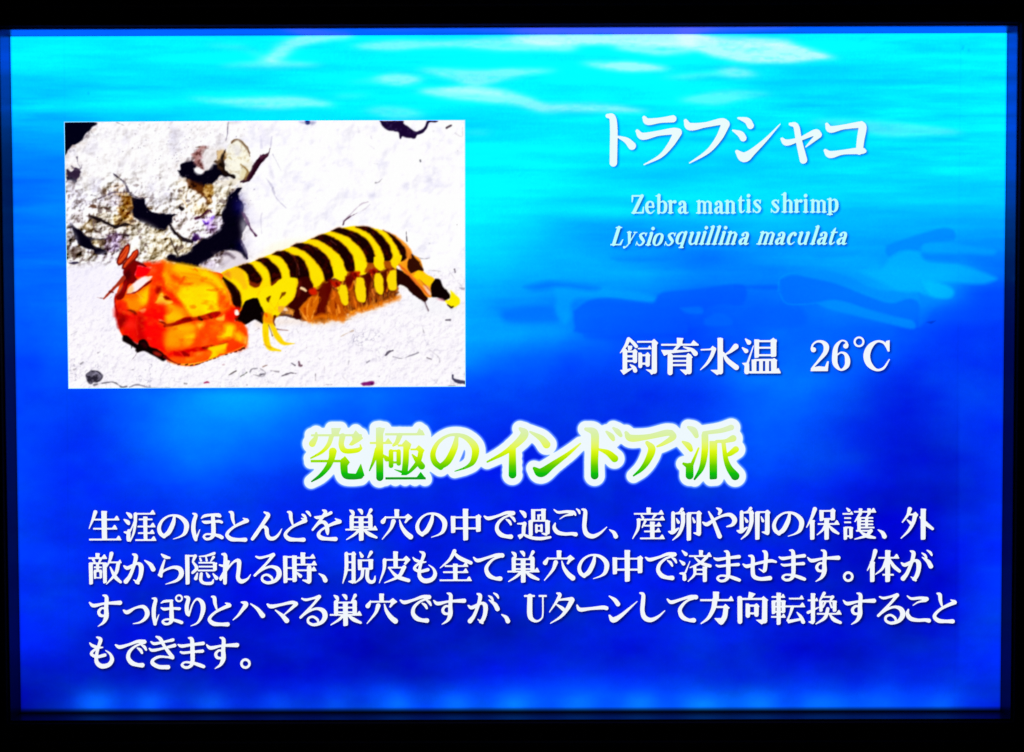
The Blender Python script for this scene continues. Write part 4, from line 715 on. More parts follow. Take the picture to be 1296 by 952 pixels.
    for i in range(150):
        x, y = rng.uniform(86, 586), rng.uniform(385, 488); a = rng.uniform(0, 3.1); l = rng.uniform(.5, 4)
        C.put(C.mask_path('X', [x, y, .3, x + l * math.cos(a) / 2, y + l * .4 * math.sin(a), rng.uniform(.3, .8), x + l * math.cos(a), y + l * math.sin(a) * .6, .3], .45), (150, 140, 165), rng.uniform(.15, .5))
    st = C.mask_poly('P7', f("150 520 180 498 225 494 258 515 255 545 225 570 200 568 185 578 160 560"), .8, .4, wf=wf)
    C.put(st, (42, 38, 52)); C.put(st * np.clip(n2 * 1.8, 0, 1), (130, 125, 145), .7); C.put(C.mask_path('P7', f("200 520 6 225 510 14 245 530 8"), .8, .4, wf=wf), (170, 165, 190), .6)
    C.put(C.mask_path('P7', f("205 585 14 225 580 10"), .8), (60, 55, 70), .7)
    C.put(C.mask_poly('P8', f("612 560 640 548 690 545 692 565 650 572 625 572"), .8, .3, wf=wf), (130, 25, 110)); C.put(C.mask_path('P8', f("680 562 14"), .8), (50, 10, 60), .8)
    C.put(C.mask_path('P7', f("900 572 8 918 567 12 930 570 6"), .6), (160, 20, 80), .9)
    C.put(C.mask_poly('P8', f("880 30 1000 20 1100 40 1140 80 1230 60 1240 140 1050 130 900 110"), 12), (236, 238, 240), .5)
    SAND = sand
    # --- the shrimp
    ow = .35
    shr = np.zeros((H, W)); parts = {}
    def S(v, p, c, a=1.0, so=.6, wob=ow, part=None):
        p = f(p); m = C.mask_poly(v, p, so, wob, wf=wf); C.put(m, c, a)
        if part: parts[part] = np.maximum(parts.get(part, 0), m * (a > .5))
        return m
    def L(v, p, c, a=1.0, so=.6, wob=.25, part=None):
        m = C.mask_path(v, f(p), so, wob, wf=wf); C.put(m, c, a)
        if part: parts[part] = np.maximum(parts.get(part, 0), m * (a > .5))
        return m
    halo = C.mask_path('P5', f("230 700 260 420 640 260 700 560 420 800 460 420 1100 430 440 1500 380 420 1750 480 330 2000 640 120 2340 760 70"), 1)
    C.put(blur(halo, 7), (255, 246, 222), .75)
    C.put(blur(C.mask_path('P5', f("560 1010 60 900 985 50 1200 1000 50 1500 920 40 1800 800 30"), 1), 5), (235, 205, 170), .35)
    # dark under the thorax
    S('P5', "430 870 455 790 570 770 600 870 640 930 620 1010 500 960 380 1010 360 930", (12, 4, 6), so=.8)
    S('P7', "1085 165 1110 100 1160 55 1250 35 1290 120 1240 160 1150 205 1110 195", (12, 4, 6), so=.8)
    S('P7', "1255 130 1300 120 1300 210 1275 180", (70, 30, 25), .8)
    S('P8', "70 200 85 150 130 145 180 155 240 165 200 120 100 120", (60, 20, 10), .8)
    # underside and gills
    under = S('P5', "830 860 900 740 1010 690 1100 720 1140 650 1240 590 1440 560 1560 530 1700 490 1830 500 1840 680 1800 780 1650 830 1500 880 1350 930 1250 960 1150 990 1040 970 980 980 930 930", (112, 48, 10), so=1.6, wob=1.0, part='abdomen')
    S('P5', "770 830 850 720 920 640 1060 640 1060 760 980 850 940 960 880 905 830 870", (70, 16, 12), so=1, part='abdomen')
    fr = fbm(H, W, 6, 2, 12)
    C.put(under * np.clip(.1 + fr * 1.3, 0, 1), (205, 120, 35), .75); C.put(under * np.clip(-fr * 1.4 - .15, 0, 1), (55, 12, 12), .85)
    fringe = C.mask_path('P5', f("1000 960 30 1150 985 40 1300 950 34 1450 895 34 1600 850 30 1760 790 24"), 2.5, 1.4, wf=wf)
    C.put(fringe, (232, 140, 45), .7)
    gill = C.mask_poly('P5', f("950 850 1050 750 1120 780 1100 900 1060 1010 1000 950"), 1.5, .8, wf=wf)
    C.put(gill * np.clip(.5 + fr, 0, 1), (240, 160, 70), .9); S('P5', "1140 660 1240 590 1230 700 1150 870 1085 930 1090 800", (70, 18, 10), .85, 1)
    shade = np.clip((C.Y - 340) / 45, 0, 1)
    C.put(under * shade * np.clip(.4 + n2, 0, 1), (170, 85, 15), .6)
    for p in ("1000 780 8 960 860 10 990 940 8", "1060 760 8 1080 850 8 1040 960 8", "1230 700 8 1250 800 10 1200 900 8", "1290 680 8 1250 760 8 1300 880 10", "1330 860 8 1420 900 10", "1180 900 8 1240 940 8", "1620 700 12 1630 790 8"):
        L('P5', p, (240, 155, 60), .55, 1.6)
    # body
    body = S('P5', "205 552 290 512 380 478 470 455 540 430 700 366 850 312 1000 250 1150 192 1296 142 1380 122 1500 120 1590 130 1700 152 1820 210 1860 260 1900 400 1860 470 1760 500 1690 520 1600 500 1540 560 1440 560 1330 620 1250 590 1150 700 1130 720 1040 660 930 640 870 790 700 800 560 770 450 800 410 880 380 900 330 840 280 700", (255, 226, 0), so=.6, part='abdomen')
    C.put(body * np.clip((n3 + .2), 0, 1), (255, 205, 0), .35)
    S('P5', "220 560 350 500 420 510 450 600 470 680 430 690 400 640 300 570", (252, 185, 20), .8, 2); S('P5', "230 560 300 530 320 600 270 580", (225, 110, 40), .6, 2)
    S('P6', "480 150 600 205 705 290 745 370 720 430 640 450 640 380 600 290 540 210", (255, 150, 20), .85, 1)
    for p in ("205 560 250 578 320 630 385 695 408 750 412 850 375 890 335 850 310 770 285 690 245 610",
              "370 490 430 465 490 462 545 510 590 570 602 610 560 672 500 655 480 590 450 530 400 500",
              "545 430 610 406 660 412 700 450 745 490 780 580 745 620 720 650 688 662 680 590 655 520 605 460",
              "695 375 740 350 800 342 880 382 940 440 960 500 955 600 920 600 872 602 850 520 810 440 760 395",
              "880 385 950 398 1000 460 1030 560 1035 640 1020 690 960 680 930 620 925 520 930 450",
              "870 300 920 278 985 270 1100 312 1180 380 1232 470 1252 570 1185 625 1150 530 1100 450 1020 370 940 320",
              "1050 235 1110 205 1175 195 1260 230 1324 270 1404 350 1444 450 1439 530 1374 522 1334 420 1274 350 1200 290 1120 250"):
        S('P5', p, (190, 70, 0), .55, 2.6); m = S('P5', p, (26, 4, 3), so=1.0)
        C.put(m * np.clip(blur(n2, 1.6) * 1.6 - .2, 0, 1), (92, 14, 10), .55)
    for p in ("10 160 55 140 115 136 200 165 290 210 360 280 402 370 397 450 340 452 320 390 270 310 180 230 100 190",
              "235 125 300 122 365 130 440 180 520 265 562 370 550 432 490 432 482 370 430 270 360 190 290 150",
              "480 153 560 190 640 268 695 345 695 410 645 440 640 380 600 290 540 210"):
        S('P6', p, (190, 70, 0), .55, 2.6); m = S('P6', p, (26, 4, 3), so=1.0)
        C.put(m * np.clip(blur(n2, 1.6) * 1.6 - .2, 0, 1), (92, 14, 10), .55)
    for p in ("1060 300 5 1110 340 6", "1230 250 6 1280 290 6", "900 420 6 935 500 10 940 560 6", "860 370 4 900 400 6", "350 660 5 380 720 8"):
        L('P5', p, (150, 70, 70), .5, 1)
    L('P6', "190 190 5 240 220 6", (130, 60, 70), .5, 1); L('P6', "370 170 5 400 200 6", (130, 60, 60), .5, 1)
    # reddish gaps under the stripes
    for v, p in (('P5', "480 610 500 660 560 675 600 620 560 640"), ('P5', "1020 690 1080 680 1110 730 1050 745"), ('P6', "0 610 60 600 80 640 60 680 0 670"), ('P6', "130 600 150 545 215 530 260 560 250 600 170 610"), ('P6', "310 540 340 455 400 460 440 500 430 540 380 560"), ('P6', "480 440 550 440 570 520 520 530"), ('P5', "680 640 760 590 740 620 700 665")):
        S(v, p, (150, 48, 12), .8, 1.3)
    for x, y in ((65, 640), (235, 570), (405, 525)): L('P6', "%d %d 26 %d %d 22" % (x, y, x + 8, y + 12), (70, 12, 8), .8, 1)
    S('P6', "20 500 60 470 150 540 130 605 90 610 45 590", (255, 228, 0), so=.7); S('P6', "215 400 300 440 335 480 300 520 290 560 240 545", (255, 228, 0), so=.7)
    S('P6', "400 400 485 400 482 460 460 520 420 500 395 450", (255, 222, 0), so=.7); S('P6', "552 420 640 380 645 430 605 470 600 510 560 470", (255, 215, 0), so=.7)
    UN = [("80 280 240 180 240 400 150 600 70 740 -60 760 -60 400", (92, 8, 2), 1, 2), ("470 130 600 60 620 200 540 330 480 230", (96, 4, 0), .9, 2), ("760 120 900 60 880 250 830 500 760 560 790 350", (70, 6, 2), .95, 2.5),
          ("1060 60 1150 20 1150 300 1100 400 1060 300", (70, 8, 2), .9, 2.5), ("240 420 320 330 420 500 500 620 520 700 400 820 260 800 180 700", (196, 84, 4), .9, 3), ("520 330 600 300 650 480 700 600 620 660 540 520", (176, 74, 6), .9, 3),
          ("880 260 940 380 1000 440 960 500 880 420", (150, 60, 10), .9, 3), ("-60 740 200 730 400 790 520 740 700 630 1000 550 1200 470 1330 430 1330 500 1000 610 760 680 560 760 440 850 300 830 100 790 -60 790", (232, 118, 6), .85, 2.8),
          ("240 200 380 205 385 280 320 310 250 270", (196, 24, 2), .9, 1.5), ("590 80 650 50 705 60 680 150 620 160", (190, 24, 4), .9, 1.5), ("850 20 950 0 980 60 920 100 880 90", (170, 22, 4), .9, 1.5)]
    for pts, c, a, so in UN: S('Q6', pts, c, a, so, .8)
    for pts, c in (("330 240 50 345 270 40", (100, 0, 0)), ("630 100 56 650 140 40", (96, 2, 0)), ("930 50 56 945 75 40", (90, 2, 0)), ("260 320 8 300 440 30 255 490 18", (232, 112, 20)), ("180 600 18 210 680 44 250 720 20", (244, 132, 30)),
                   ("340 600 22 380 700 22", (255, 152, 40)), ("600 460 14 630 560 26 645 640 16", (242, 122, 20)), ("900 340 14 930 430 30", (255, 142, 50)), ("430 190 22 425 250 20", (255, 172, 20)), ("600 190 14 575 320 24 530 345 12", (220, 96, 10)),
                   ("880 90 8 930 180 16", (226, 90, 10)), ("310 310 8 360 300 14", (255, 160, 20)), ("270 280 10 310 320 6", (255, 140, 110)), ("20 380 40 30 480 40", (235, 110, 10)), ("1150 60 20 1160 260 26 1140 360 14", (232, 120, 12)),
                   ("560 700 20 700 650 24", (250, 150, 20)), ("440 560 14 460 680 12", (110, 25, 0)), ("700 500 10 720 600 8", (120, 30, 0)), ("300 520 8 330 640 8", (120, 25, 0)), ("860 480 8 880 560 6", (190, 70, 10)), ("1000 480 10 1060 520 14", (200, 80, 5))):
        L('Q6', pts, c, .85, 1.1, .6)
    for k in range(46):
        x = rng.uniform(0, 1250); y = 760 - max(0, x - 350) * .3 + rng.uniform(-90, 20)
        L('Q6', "%g %g 5 %g %g 9 %g %g 3" % (x, y - 60, x + rng.uniform(-14, 14), y - 10, x + rng.uniform(-20, 30), y + 40), (255, 165, 50) if k % 2 else (130, 40, 0), rng.uniform(.25, .6), 1)
    # the first gill fans behind the legs
    S('Q5', "840 40 1040 20 1110 300 1000 400 880 520 900 660 780 660 650 480 700 440 820 300", (58, 6, 4), 1, 1, .5); S('Q5', "850 60 900 100 880 300 840 300", (120, 30, 20), .6, 2)
    S('Q5', "1180 240 1290 80 1290 620 1110 640 1110 480", (96, 14, 2), .95, 2); S('Q5', "1040 200 1130 180 1150 280 1060 300 1020 240", (214, 34, 2), .95, 1.5)
    S('Q5', "1080 310 1190 320 1200 420 1110 620 1080 750 990 720 880 560 900 480 1010 350", (214, 104, 8), 1, 1.6, .6)
    S('Q5', "1120 640 1260 600 1300 660 1120 680", (232, 116, 6), .85, 2)
    for pts, c in (("1060 330 12 1010 450 12 1000 600 18 1050 740 24", (255, 156, 50)), ("880 530 8 960 650 16 1020 740 14", (255, 172, 70)), ("1190 240 8 1160 330 14 1100 420 10", (246, 150, 30)), ("960 520 40 970 600 30", (176, 62, 0)), ("1080 360 26 1070 470 26", (170, 66, 4)),
                   ("1200 360 10 1180 560 14", (70, 10, 2)), ("1110 560 10 1060 700 10", (255, 190, 90)), ("1060 740 30 1090 790 14", (255, 225, 160))):
        L('Q5', pts, c, .85, 1, .5)
    L('Q5', "905 190 34 980 232 30", (255, 208, 150), 1, .7)
    gloss = C.mask_poly('P5', f("230 520 500 440 850 318 1150 196 1400 124 1600 128 1780 190 1800 240 1640 200 1400 180 1160 260 850 380 540 500 300 570"), 2.2)
    for p in ("95 650 80 700 95 800 130 840 160 820 160 730 140 660", "60 680 85 670 80 740", "240 580 225 680 245 780 290 812 322 790 322 690 300 600", "415 545 398 600 410 700 455 742 482 720 482 620 460 555", "545 525 520 600 530 690 570 705 605 680 605 580 595 520"):
        S('P6', p, (252, 215, 10), so=.9, part='swimmeret')
    S('P6', "205 620 240 600 235 680", (235, 160, 40), .8, 1.2)
    # tail
    S('P6', "605 505 700 545 760 610 830 690 890 772 862 806 800 775 740 728 690 675 640 655 608 655", (38, 8, 4), so=.7, part='tail')
    S('P6', "620 450 700 430 760 380 830 440 860 545 945 595 925 680 930 760 880 760 820 680 740 580 660 530", (255, 158, 25), so=.7, part='tail')
    S('P6', "705 440 740 372 790 420 822 470 850 522 790 525 735 545 700 495", (52, 16, 8), so=.8, part='tail')
    S('P6', "690 300 730 350 740 410 705 410 690 380", (235, 130, 30), .8, 1)
    S('P6', "750 570 800 525 862 545 950 600 915 660 870 650 820 620", (255, 205, 10), so=.8); S('P6', "850 660 890 670 925 745 890 740", (250, 205, 190), .85, 1.2)
    for p, c in (("625 470 20 700 540 22 800 650 18 905 755 10", (215, 80, 20)), ("640 500 10 720 560 12 830 690 12 890 760 8", (245, 130, 40)), ("810 600 6 860 650 8 930 730 6", (190, 80, 30))):
        L('P6', p, c, .8, .8)
    S('P6', "960 595 1000 608 1028 670 1088 735 1088 775 1042 795 985 775 925 765 918 720 918 650", (16, 4, 6), so=.7, part='tail')
    S('P6', "1098 705 1165 760 1185 815 1150 850 1100 855 1048 800 1090 780", (255, 232, 0), so=.8, part='tail'); L('P6', "1070 835 10 1100 858 16 1120 850 8", (40, 15, 5), .9)
    S('P6', "940 775 1010 775 1040 800 980 790", (225, 150, 165), .7, 1)
    L('P6', "865 805 8 880 850 6 895 885 6", (70, 40, 50), .7); L('P6', "815 440 5 850 520 6", (70, 30, 10), .7)
    # walking legs
    S('P5', "560 760 600 690 690 660 780 600 920 596 918 700 880 790 800 870 745 945 690 960 640 925 595 850", (255, 226, 0), so=.8, part='leg')
    S('Q5', "340 345 412 310 402 365 380 412 345 385", (92, 42, 0), .95, .9); S('Q5', "588 258 655 250 645 290 550 380 528 425 560 335", (120, 62, 0), .95, .9)
    L('Q5', "400 400 14 440 480 14", (225, 190, 0), .6, 1.4); L('Q5', "540 440 14 480 520 30 520 540 20", (250, 190, 0), .7, 1.6); L('Q5', "240 240 8 200 300 14", (240, 180, 0), .6, 1.5); L('Q5', "830 60 14 800 300 10 680 470 12", (250, 185, 20), .8, 1.4)
    L('Q5', "500 650 26 600 610 22 680 600 10", (150, 80, 0), .7, 1.2); L('Q5', "480 640 50 458 720 40 480 790 14", (82, 16, 0), .95, .8); L('Q5', "500 840 10 580 858 12 700 868 5", (130, 70, 60), .6, 1)
    for k in range(12): L('Q5', "660 %d 14 %d %d 9 %d %d 3" % (490 + k * 9, 730 + k * 3, 515 + k * 9, 800 - k * 4, 545 + k * 9), (246, 150 + (k % 3) * 15, 50), .7, .7)
    L('P8', "52 120 50 38 150 40 32 190 38 30 250 38 42 320 36 62 345 26 120 358 10", (250, 215, 8), part='leg'); L('P8', "60 185 26 85 240 32 115 290 34 150 314 20 205 314 6", (250, 212, 10), part='leg')
    S('Q5', "310 600 370 580 450 640 450 760 380 750 290 720", (255, 146, 0), .9, 2); L('Q5', "330 600 30 350 640 20", (235, 60, 0), .8, 1.6); L('Q5', "378 780 10 412 860 14 440 952 12", (104, 58, 0), .9, .8)
    L('P8', "30 250 6 30 320 8", (230, 170, 0), .6, 1.5)
    L('P8', "20 320 6 60 340 8", (200, 120, 40), .6, 1)
    for k in range(9): L('P8', "110 %d 8 %d %d 4" % (88 + k * 4, 165 + k * 5, 84 + k * 7), (235, 150, 70), .55, .8)
    # ---- head, orange and red
    head = S('P7', "335 40 350 0 375 -60 400 -80 500 -120 560 -150 620 -160 760 -155 1000 -120 1010 -70 1060 0 1075 60 1100 110 1090 175 1145 200 1170 250 1172 300 1160 345 1100 372 1000 402 850 457 790 462 740 458 690 440 650 415 600 380 500 330 440 300 385 275 360 220 350 150 335 95", (238, 58, 8), so=.7, part='head')
    C.put(head * np.clip(n1 * 1.1, 0, 1), (250, 110, 10), .6)
    C.put(head, (255, 66, 0), .9)
    for v, pts, c, a, so in (
        ('Q2', "-250 80 0 112 300 172 480 210 620 280 720 400 790 520 840 660 850 880 660 900 300 960 0 990 -150 950 -300 750 -330 500 -320 300", (255, 168, 0), 1, 2),
        ('Q2', "20 560 100 480 300 462 480 450 585 510 630 620 630 860 400 950 150 960 60 820 -20 660", (255, 216, 0), 1, 2), ('Q2', "450 520 580 520 620 620 600 850 420 910 430 700", (255, 234, 0), .9, 2.5), ('Q2', "60 580 200 560 260 660 160 760 60 700", (255, 228, 0), .7, 2.5),
        ('Q2', "0 120 280 180 300 240 100 250 -100 200", (255, 205, 0), .9, 2), ('Q2', "330 210 480 230 600 320 700 440 760 560 700 520 560 380 400 330", (255, 222, 0), .9, 2), ('Q2', "650 590 700 580 790 660 700 780 655 790", (255, 82, 0), .95, 1.6),
        ('Q2', "700 800 820 720 840 860 900 880 960 870 900 1000 690 1000", (252, 44, 0), .95, 2), ('Q2', "660 880 720 800 800 820 760 900", (255, 160, 10), .7, 2),
        ('Q1', "880 300 1040 350 1100 420 1080 540 1000 500 900 460", (255, 148, 0), .9, 2), ('Q1', "930 230 1080 300 1120 400 1000 370", (255, 72, 0), .9, 2), ('Q1', "1000 480 1080 490 1060 560 1010 540", (255, 84, 0), .8, 2),
        ('Q1', "270 640 420 560 600 470 640 520 610 700 520 790 430 870 300 850 230 780 190 700", (255, 136, 0), 1, 1.6), ('Q1', "480 600 600 520 615 700 540 760 470 720", (255, 206, 0), 1, 2), ('Q1', "250 640 400 590 430 640 330 680", (255, 90, 0), .8, 2),
        ('Q1', "660 300 800 280 870 400 780 500 740 620 700 770 610 770 620 600 640 450", (255, 44, 0), 1, 1.4), ('Q1', "760 400 900 480 1020 580 1120 700 1200 830 1290 980 1160 980 1060 820 960 720 860 600 780 480", (255, 42, 0), 1, 1.6),
        ('Q1', "740 480 800 490 820 540 760 600 720 570", (156, 0, 0), .9, 1.3), ('Q1', "710 745 760 660 820 590 850 640 870 700 980 710 990 750 850 775", (255, 200, 56), 1, 1), ('Q1', "850 650 900 620 975 685 900 702", (140, 0, 0), .95, 1), ('Q1', "620 770 860 760 900 860 860 960 600 960", (255, 16, 4), .95, 2.5),
        ('Q1', "140 710 240 740 280 860 400 900 600 910 600 970 100 970 80 800", (228, 16, 8), 1, 2), ('Q1', "150 720 220 740 260 850 180 840", (255, 50, 10), .9, 1.8), ('Q1', "460 860 560 838 555 895 510 915", (255, 156, 86), 1, 1), ('Q1', "270 855 350 860 430 925 390 940 350 900", (84, 0, 4), 1, .9),
        ('Q1', "540 105 850 85 870 200 800 300 700 310 560 300 640 200 560 150", (255, 48, 0), 1, 1.8), ('Q1', "600 200 700 170 720 240 620 270", (255, 96, 40), .8, 2), ('Q1', "850 80 1000 100 980 240 860 220", (255, 120, 0), .8, 2.5),
        ('Q3', "90 60 260 60 420 130 440 300 440 400 400 570 200 430 190 330 120 300", (238, 14, 8), 1, 1.5), ('Q3', "100 90 200 110 260 180 200 300 130 320", (138, 0, 4), .9, 2), ('Q3', "260 220 360 200 400 300 300 330 220 300", (255, 40, 24), .8, 2),
        ('Q3', "440 100 640 40 860 60 860 200 780 220 850 310 1010 330 960 450 1000 600 1120 660 950 780 820 700 650 640 560 520 430 540 440 300", (255, 10, 8), 1, 1.8), ('Q3', "430 120 520 100 540 250 520 400 580 520 560 560 440 560 430 400", (176, 0, 6), .85, 2.5),
        ('Q3', "870 130 1000 40 1100 20 1200 140 1100 205 940 235 890 190", (255, 188, 0), 1, 2), ('Q3', "860 60 960 0 1100 -60 1200 40 1280 140 1200 180 1060 60", (255, 150, 0), .8, 2.5), ('Q3', "770 180 830 190 850 220 800 215", (255, 140, 90), .9, .9),
        ('Q4', "0 270 500 195 900 200 1060 280 1110 380 1105 560 1080 640 900 690 700 600 400 630 0 690 -200 660 -240 400", (255, 66, 0), 1, 1.5),
        ('Q4', "-110 310 100 250 290 270 270 400 230 560 100 625 -60 640 -200 600 -180 400", (255, 152, 0), 1, 2.5), ('Q4', "-40 300 120 270 260 300 180 370 0 380", (255, 184, 10), .8, 2), ('Q4', "130 450 265 420 210 560 110 570", (255, 204, 0), 1, 2), ('Q4', "300 240 400 230 412 280 350 332 310 290", (255, 192, 30), 1, 1.4),
        ('Q4', "520 280 700 260 740 380 640 460 520 420", (255, 112, 0), .7, 3), ('Q4', "760 280 830 248 912 290 902 400 850 475 680 485 645 440 740 380", (255, 220, 0), 1, 1.8), ('Q4', "900 395 1000 395 1060 470 1000 565 920 480", (255, 188, 0), 1, 2), ('Q4', "1070 480 1115 470 1108 580 1060 560", (255, 196, 70), .9, 1.4),
        ('Q4', "620 175 700 130 760 105 745 190 680 205", (255, 186, 50), .95, 1.2), ('Q4', "860 -10 1000 0 980 60 900 200 800 200 770 90", (246, 22, 0), .95, 1.5), ('Q4', "400 510 480 510 470 570 400 570", (255, 110, 30), .7, 2),
        ('Q4', "-60 700 200 650 400 622 560 596 500 650 400 700 200 700 190 790 60 780 -60 760", (214, 0, 0), 1, 1.2), ('Q4', "60 690 130 700 190 770 90 760", (150, 0, 0), .9, 1), ('Q4', "390 625 500 650 460 662 400 650", (140, 0, 0), .9, .9),
        ('Q4', "-100 800 200 790 380 712 520 680 545 720 500 800 300 870 100 905 -60 890 -160 840", (255, 88, 0), 1, 1.3), ('Q4', "280 740 380 705 410 730 330 765", (255, 128, 30), .9, 1.4), ('Q4', "150 810 250 795 220 840 160 840", (255, 136, 20), .9, 1.4),
        ('Q4', "490 650 600 600 800 568 790 640 770 705 560 805 500 815 545 710", (255, 214, 0), 1, 1.1), ('Q4', "790 600 900 520 1060 590 1000 640 900 675 775 695", (252, 58, 0), .95, 1.3)):
        S(v, pts, c, a, so * 1.9 if so > 1.25 else so * 1.2, .5)
    for v, pts, c, a, so in (
        ('Q2', "430 400 8 520 428 26 600 478 40 640 525 44", (246, 132, 0), .8, 1.6), ('Q2', "20 440 24 140 436 26 240 430 16", (255, 104, 0), .75, 1.6), ('Q2', "100 325 20 66 400 40 30 430 40", (255, 88, 0), .8, 1.8), ('Q2', "60 262 8 200 278 18 320 300 14 430 352 12 560 375 6", (250, 138, 0), .75, 1.2),
        ('Q2', "268 186 8 315 228 18", (255, 92, 0), .9, 1), ('Q2', "200 340 8 300 350 12 400 400 8", (255, 140, 0), .6, 1.4), ('Q2', "90 330 6 130 322 8 180 350 5", (160, 90, 0), .5, .9), ('Q2', "500 230 6 560 250 10 600 280 8", (190, 130, 0), .7, .9), ('Q2', "790 520 12 830 640 14 850 760 16", (255, 170, 60), .8, 1.2),
        ('Q1', "86 600 20 66 740 26 90 850 30 112 960 34", (150, 0, 10), .9, 1.1), ('Q1', "160 850 8 260 900 16 360 960 12", (255, 60, 30), .6, 1.4), ('Q1', "420 580 6 500 660 12", (255, 190, 90), .8, 1.2), ('Q1', "440 590 8 540 660 10", (240, 130, 0), .6, 1.3), ('Q1', "560 790 10 600 770 20", (255, 70, 0), .7, 1.4),
        ('Q3', "780 222 14 830 228 30 890 262 26", (128, 0, 2), .95, .8), ('Q3', "870 290 44 1000 262 46 1150 220 60 1290 180 66", (146, 0, 2), .95, .9), ('Q4', "0 228 50 130 180 70 300 168 60 470 140 90 600 100 90 665 80 60", (168, 0, 2), .95, .9),
        ('Q4', "330 140 20 350 170 50 390 190 30", (60, 0, 4), .9, .9), ('Q4', "60 200 20 200 178 34", (96, 0, 8), .8, 1), ('Q4', "500 110 10 540 160 24", (110, 0, 0), .8, .9), ('Q4', "430 110 8 500 180 14", (236, 20, 10), .8, .9), ('Q4', "560 90 8 600 150 14", (226, 16, 6), .8, .9),
        ('Q4', "0 690 6 60 740 10 100 790 6", (255, 60, 40), .7, .8), ('Q4', "100 680 5 180 730 8", (255, 50, 40), .7, .8), ('Q4', "540 606 26 590 600 10", (170, 20, 0), .9, .8), ('Q4', "400 640 20 480 636 10", (120, 0, 0), .8, .8), ('Q4', "650 585 8 690 575 16 740 566 12 800 535 6", (140, 50, 0), .85, .7),
        ('Q4', "600 590 6 800 545 8 1000 560 5", (235, 70, 0), .6, 1), ('Q4', "-120 872 18 100 908 26 300 888 22 500 832 16 800 728 12 1060 618 10", (255, 176, 50), .9, .9), ('Q4', "940 60 60 952 90 50", (255, 240, 235), 1, .6),
        ('Q4', "1060 270 10 1100 360 10 1112 480 8", (255, 130, 60), .7, .9), ('Q3', "420 140 8 400 260 10 430 420 8", (255, 60, 40), .5, 1.4), ('Q3', "600 480 20 650 500 16", (255, 70, 50), .7, 1.6)):
        L(v, pts, c, a, so)
    for x, y, r in ((20, 905, 26), (140, 908, 16), (222, 920, 16), (300, 908, 16), (350, 897, 12), (402, 878, 16), (462, 856, 10), (520, 832, 14), (590, 808, 16), (660, 785, 16), (780, 748, 18), (850, 727, 12), (930, 702, 26), (1000, 676, 28), (1050, 650, 44)):
        L('Q4', "%g %g %g %g %g %g" % (x - 16, y + 4, r * .7, x + 16, y - 5, r * .8), (84, 22, 0), .9, .45)
    st = blur(fbm(H, W, 22, 3, 14), 1.4); hm = parts['head']
    C.put(hm * np.clip(st * 1.4 - .3, 0, 1), (232, 40, 0), .35); C.put(hm * np.clip(-st * 1.4 - .3, 0, 1), (255, 176, 10), .25)
    # shadow under the jaw, painted into the print
    S('Q3', "195 430 260 440 340 500 430 585 460 520 560 510 640 620 760 660 860 740 900 800 845 858 760 805 640 745 540 690 440 715 400 690 400 645 330 605 240 560 188 520", (14, 0, 4), 1, .9, .25); S('Q3', "480 560 560 560 600 620 540 640", (60, 4, 14), .8, 2)
    S('Q3', "680 700 760 695 830 750 780 775 700 745", (186, 36, 24), .8, 1.8); L('Q3', "860 780 44 960 840 28 1060 890 18 1120 900 8", (116, 0, 10), .9, .9); L('Q3', "335 600 12 335 640 10", (14, 0, 4), .9, .6); L('Q3', "440 700 30 430 710 20", (14, 0, 4), .9, .6)
    # antennal scales, stalks, feelers
    S('Q1', "380 50 420 80 520 108 580 165 440 140 425 200 385 300 430 380 350 430 290 450 245 560 205 660 110 692 98 600 180 480 215 350 205 230 290 130", (122, 0, 6), 1, .9, .3, part='head'); S('Q1', "230 260 300 200 330 300 260 400 220 380", (70, 0, 8), .8, 2)
    S('Q1', "430 145 560 165 640 200 570 300 430 320 395 270 420 200", (250, 0, 14), 1, 1.5); S('Q1', "540 105 640 100 640 150 560 150", (255, 40, 0), .9, 1.5); L('Q1', "250 380 16 230 460 30 200 560 20", (180, 0, 14), .7, 1.4); L('Q1', "400 70 26 480 110 24 560 155 12", (100, 0, 8), .9, .8)
    S('Q1', "262 596 300 488 360 440 460 352 560 322 668 316 600 400 480 500 400 560 340 592", (255, 236, 238), 1, 1); S('Q1', "262 596 300 490 352 460 362 540 320 592", (255, 196, 130), .95, 1.6); S('Q1', "560 325 660 318 610 380", (255, 214, 180), .8, 1.6)
    L('Q1', "260 600 10 350 585 14 430 556 14 520 485 24 600 425 40 665 380 16", (124, 0, 6), .95, .9)
    S('P4', "500 740 520 690 560 650 545 700 505 745", (240, 120, 70), .6, 1.5)
    L('P4', "565 590 40 520 640 34 470 690 26 430 732 22 385 778 18", (165, 48, 25), part='antenna', so=.7); L('P4', "440 715 26 470 720 14", (120, 25, 18), .9); L('P4', "380 775 10 345 772 7 318 764 3", (110, 40, 30), .9, part='antenna'); L('P4', "440 775 4 455 762 5", (120, 115, 140), .7)
    S('P4', "608 278 628 300 618 350 595 410 560 455 520 478 500 455 505 415 540 345 580 295", (110, 14, 8), so=.6, part='antenna'); S('P4', "606 295 615 320 600 370 560 430 525 458 515 440 540 380 580 315", (232, 82, 30), .95, 1)
    S('P4', "695 325 702 352 690 400 655 445 610 480 575 512 550 500 560 465 600 410 650 355", (110, 14, 8), so=.6, part='antenna'); S('P4', "685 340 690 360 665 405 615 455 575 492 568 480 605 420 655 362", (235, 72, 25), .95, 1)
    L('P4', "520 430 6 560 380 8 600 320 4", (170, 30, 15), .8); L('P4', "590 480 6 640 420 7 680 360 4", (160, 25, 12), .8)
    L('P5', "372 910 32", (255, 245, 235), so=.8); L('P5', "960 680 16 985 692 22 1000 702 12", (255, 220, 170), .9, .8)
    g = rng.normal(0, 1, (H, W, 1)) * .010
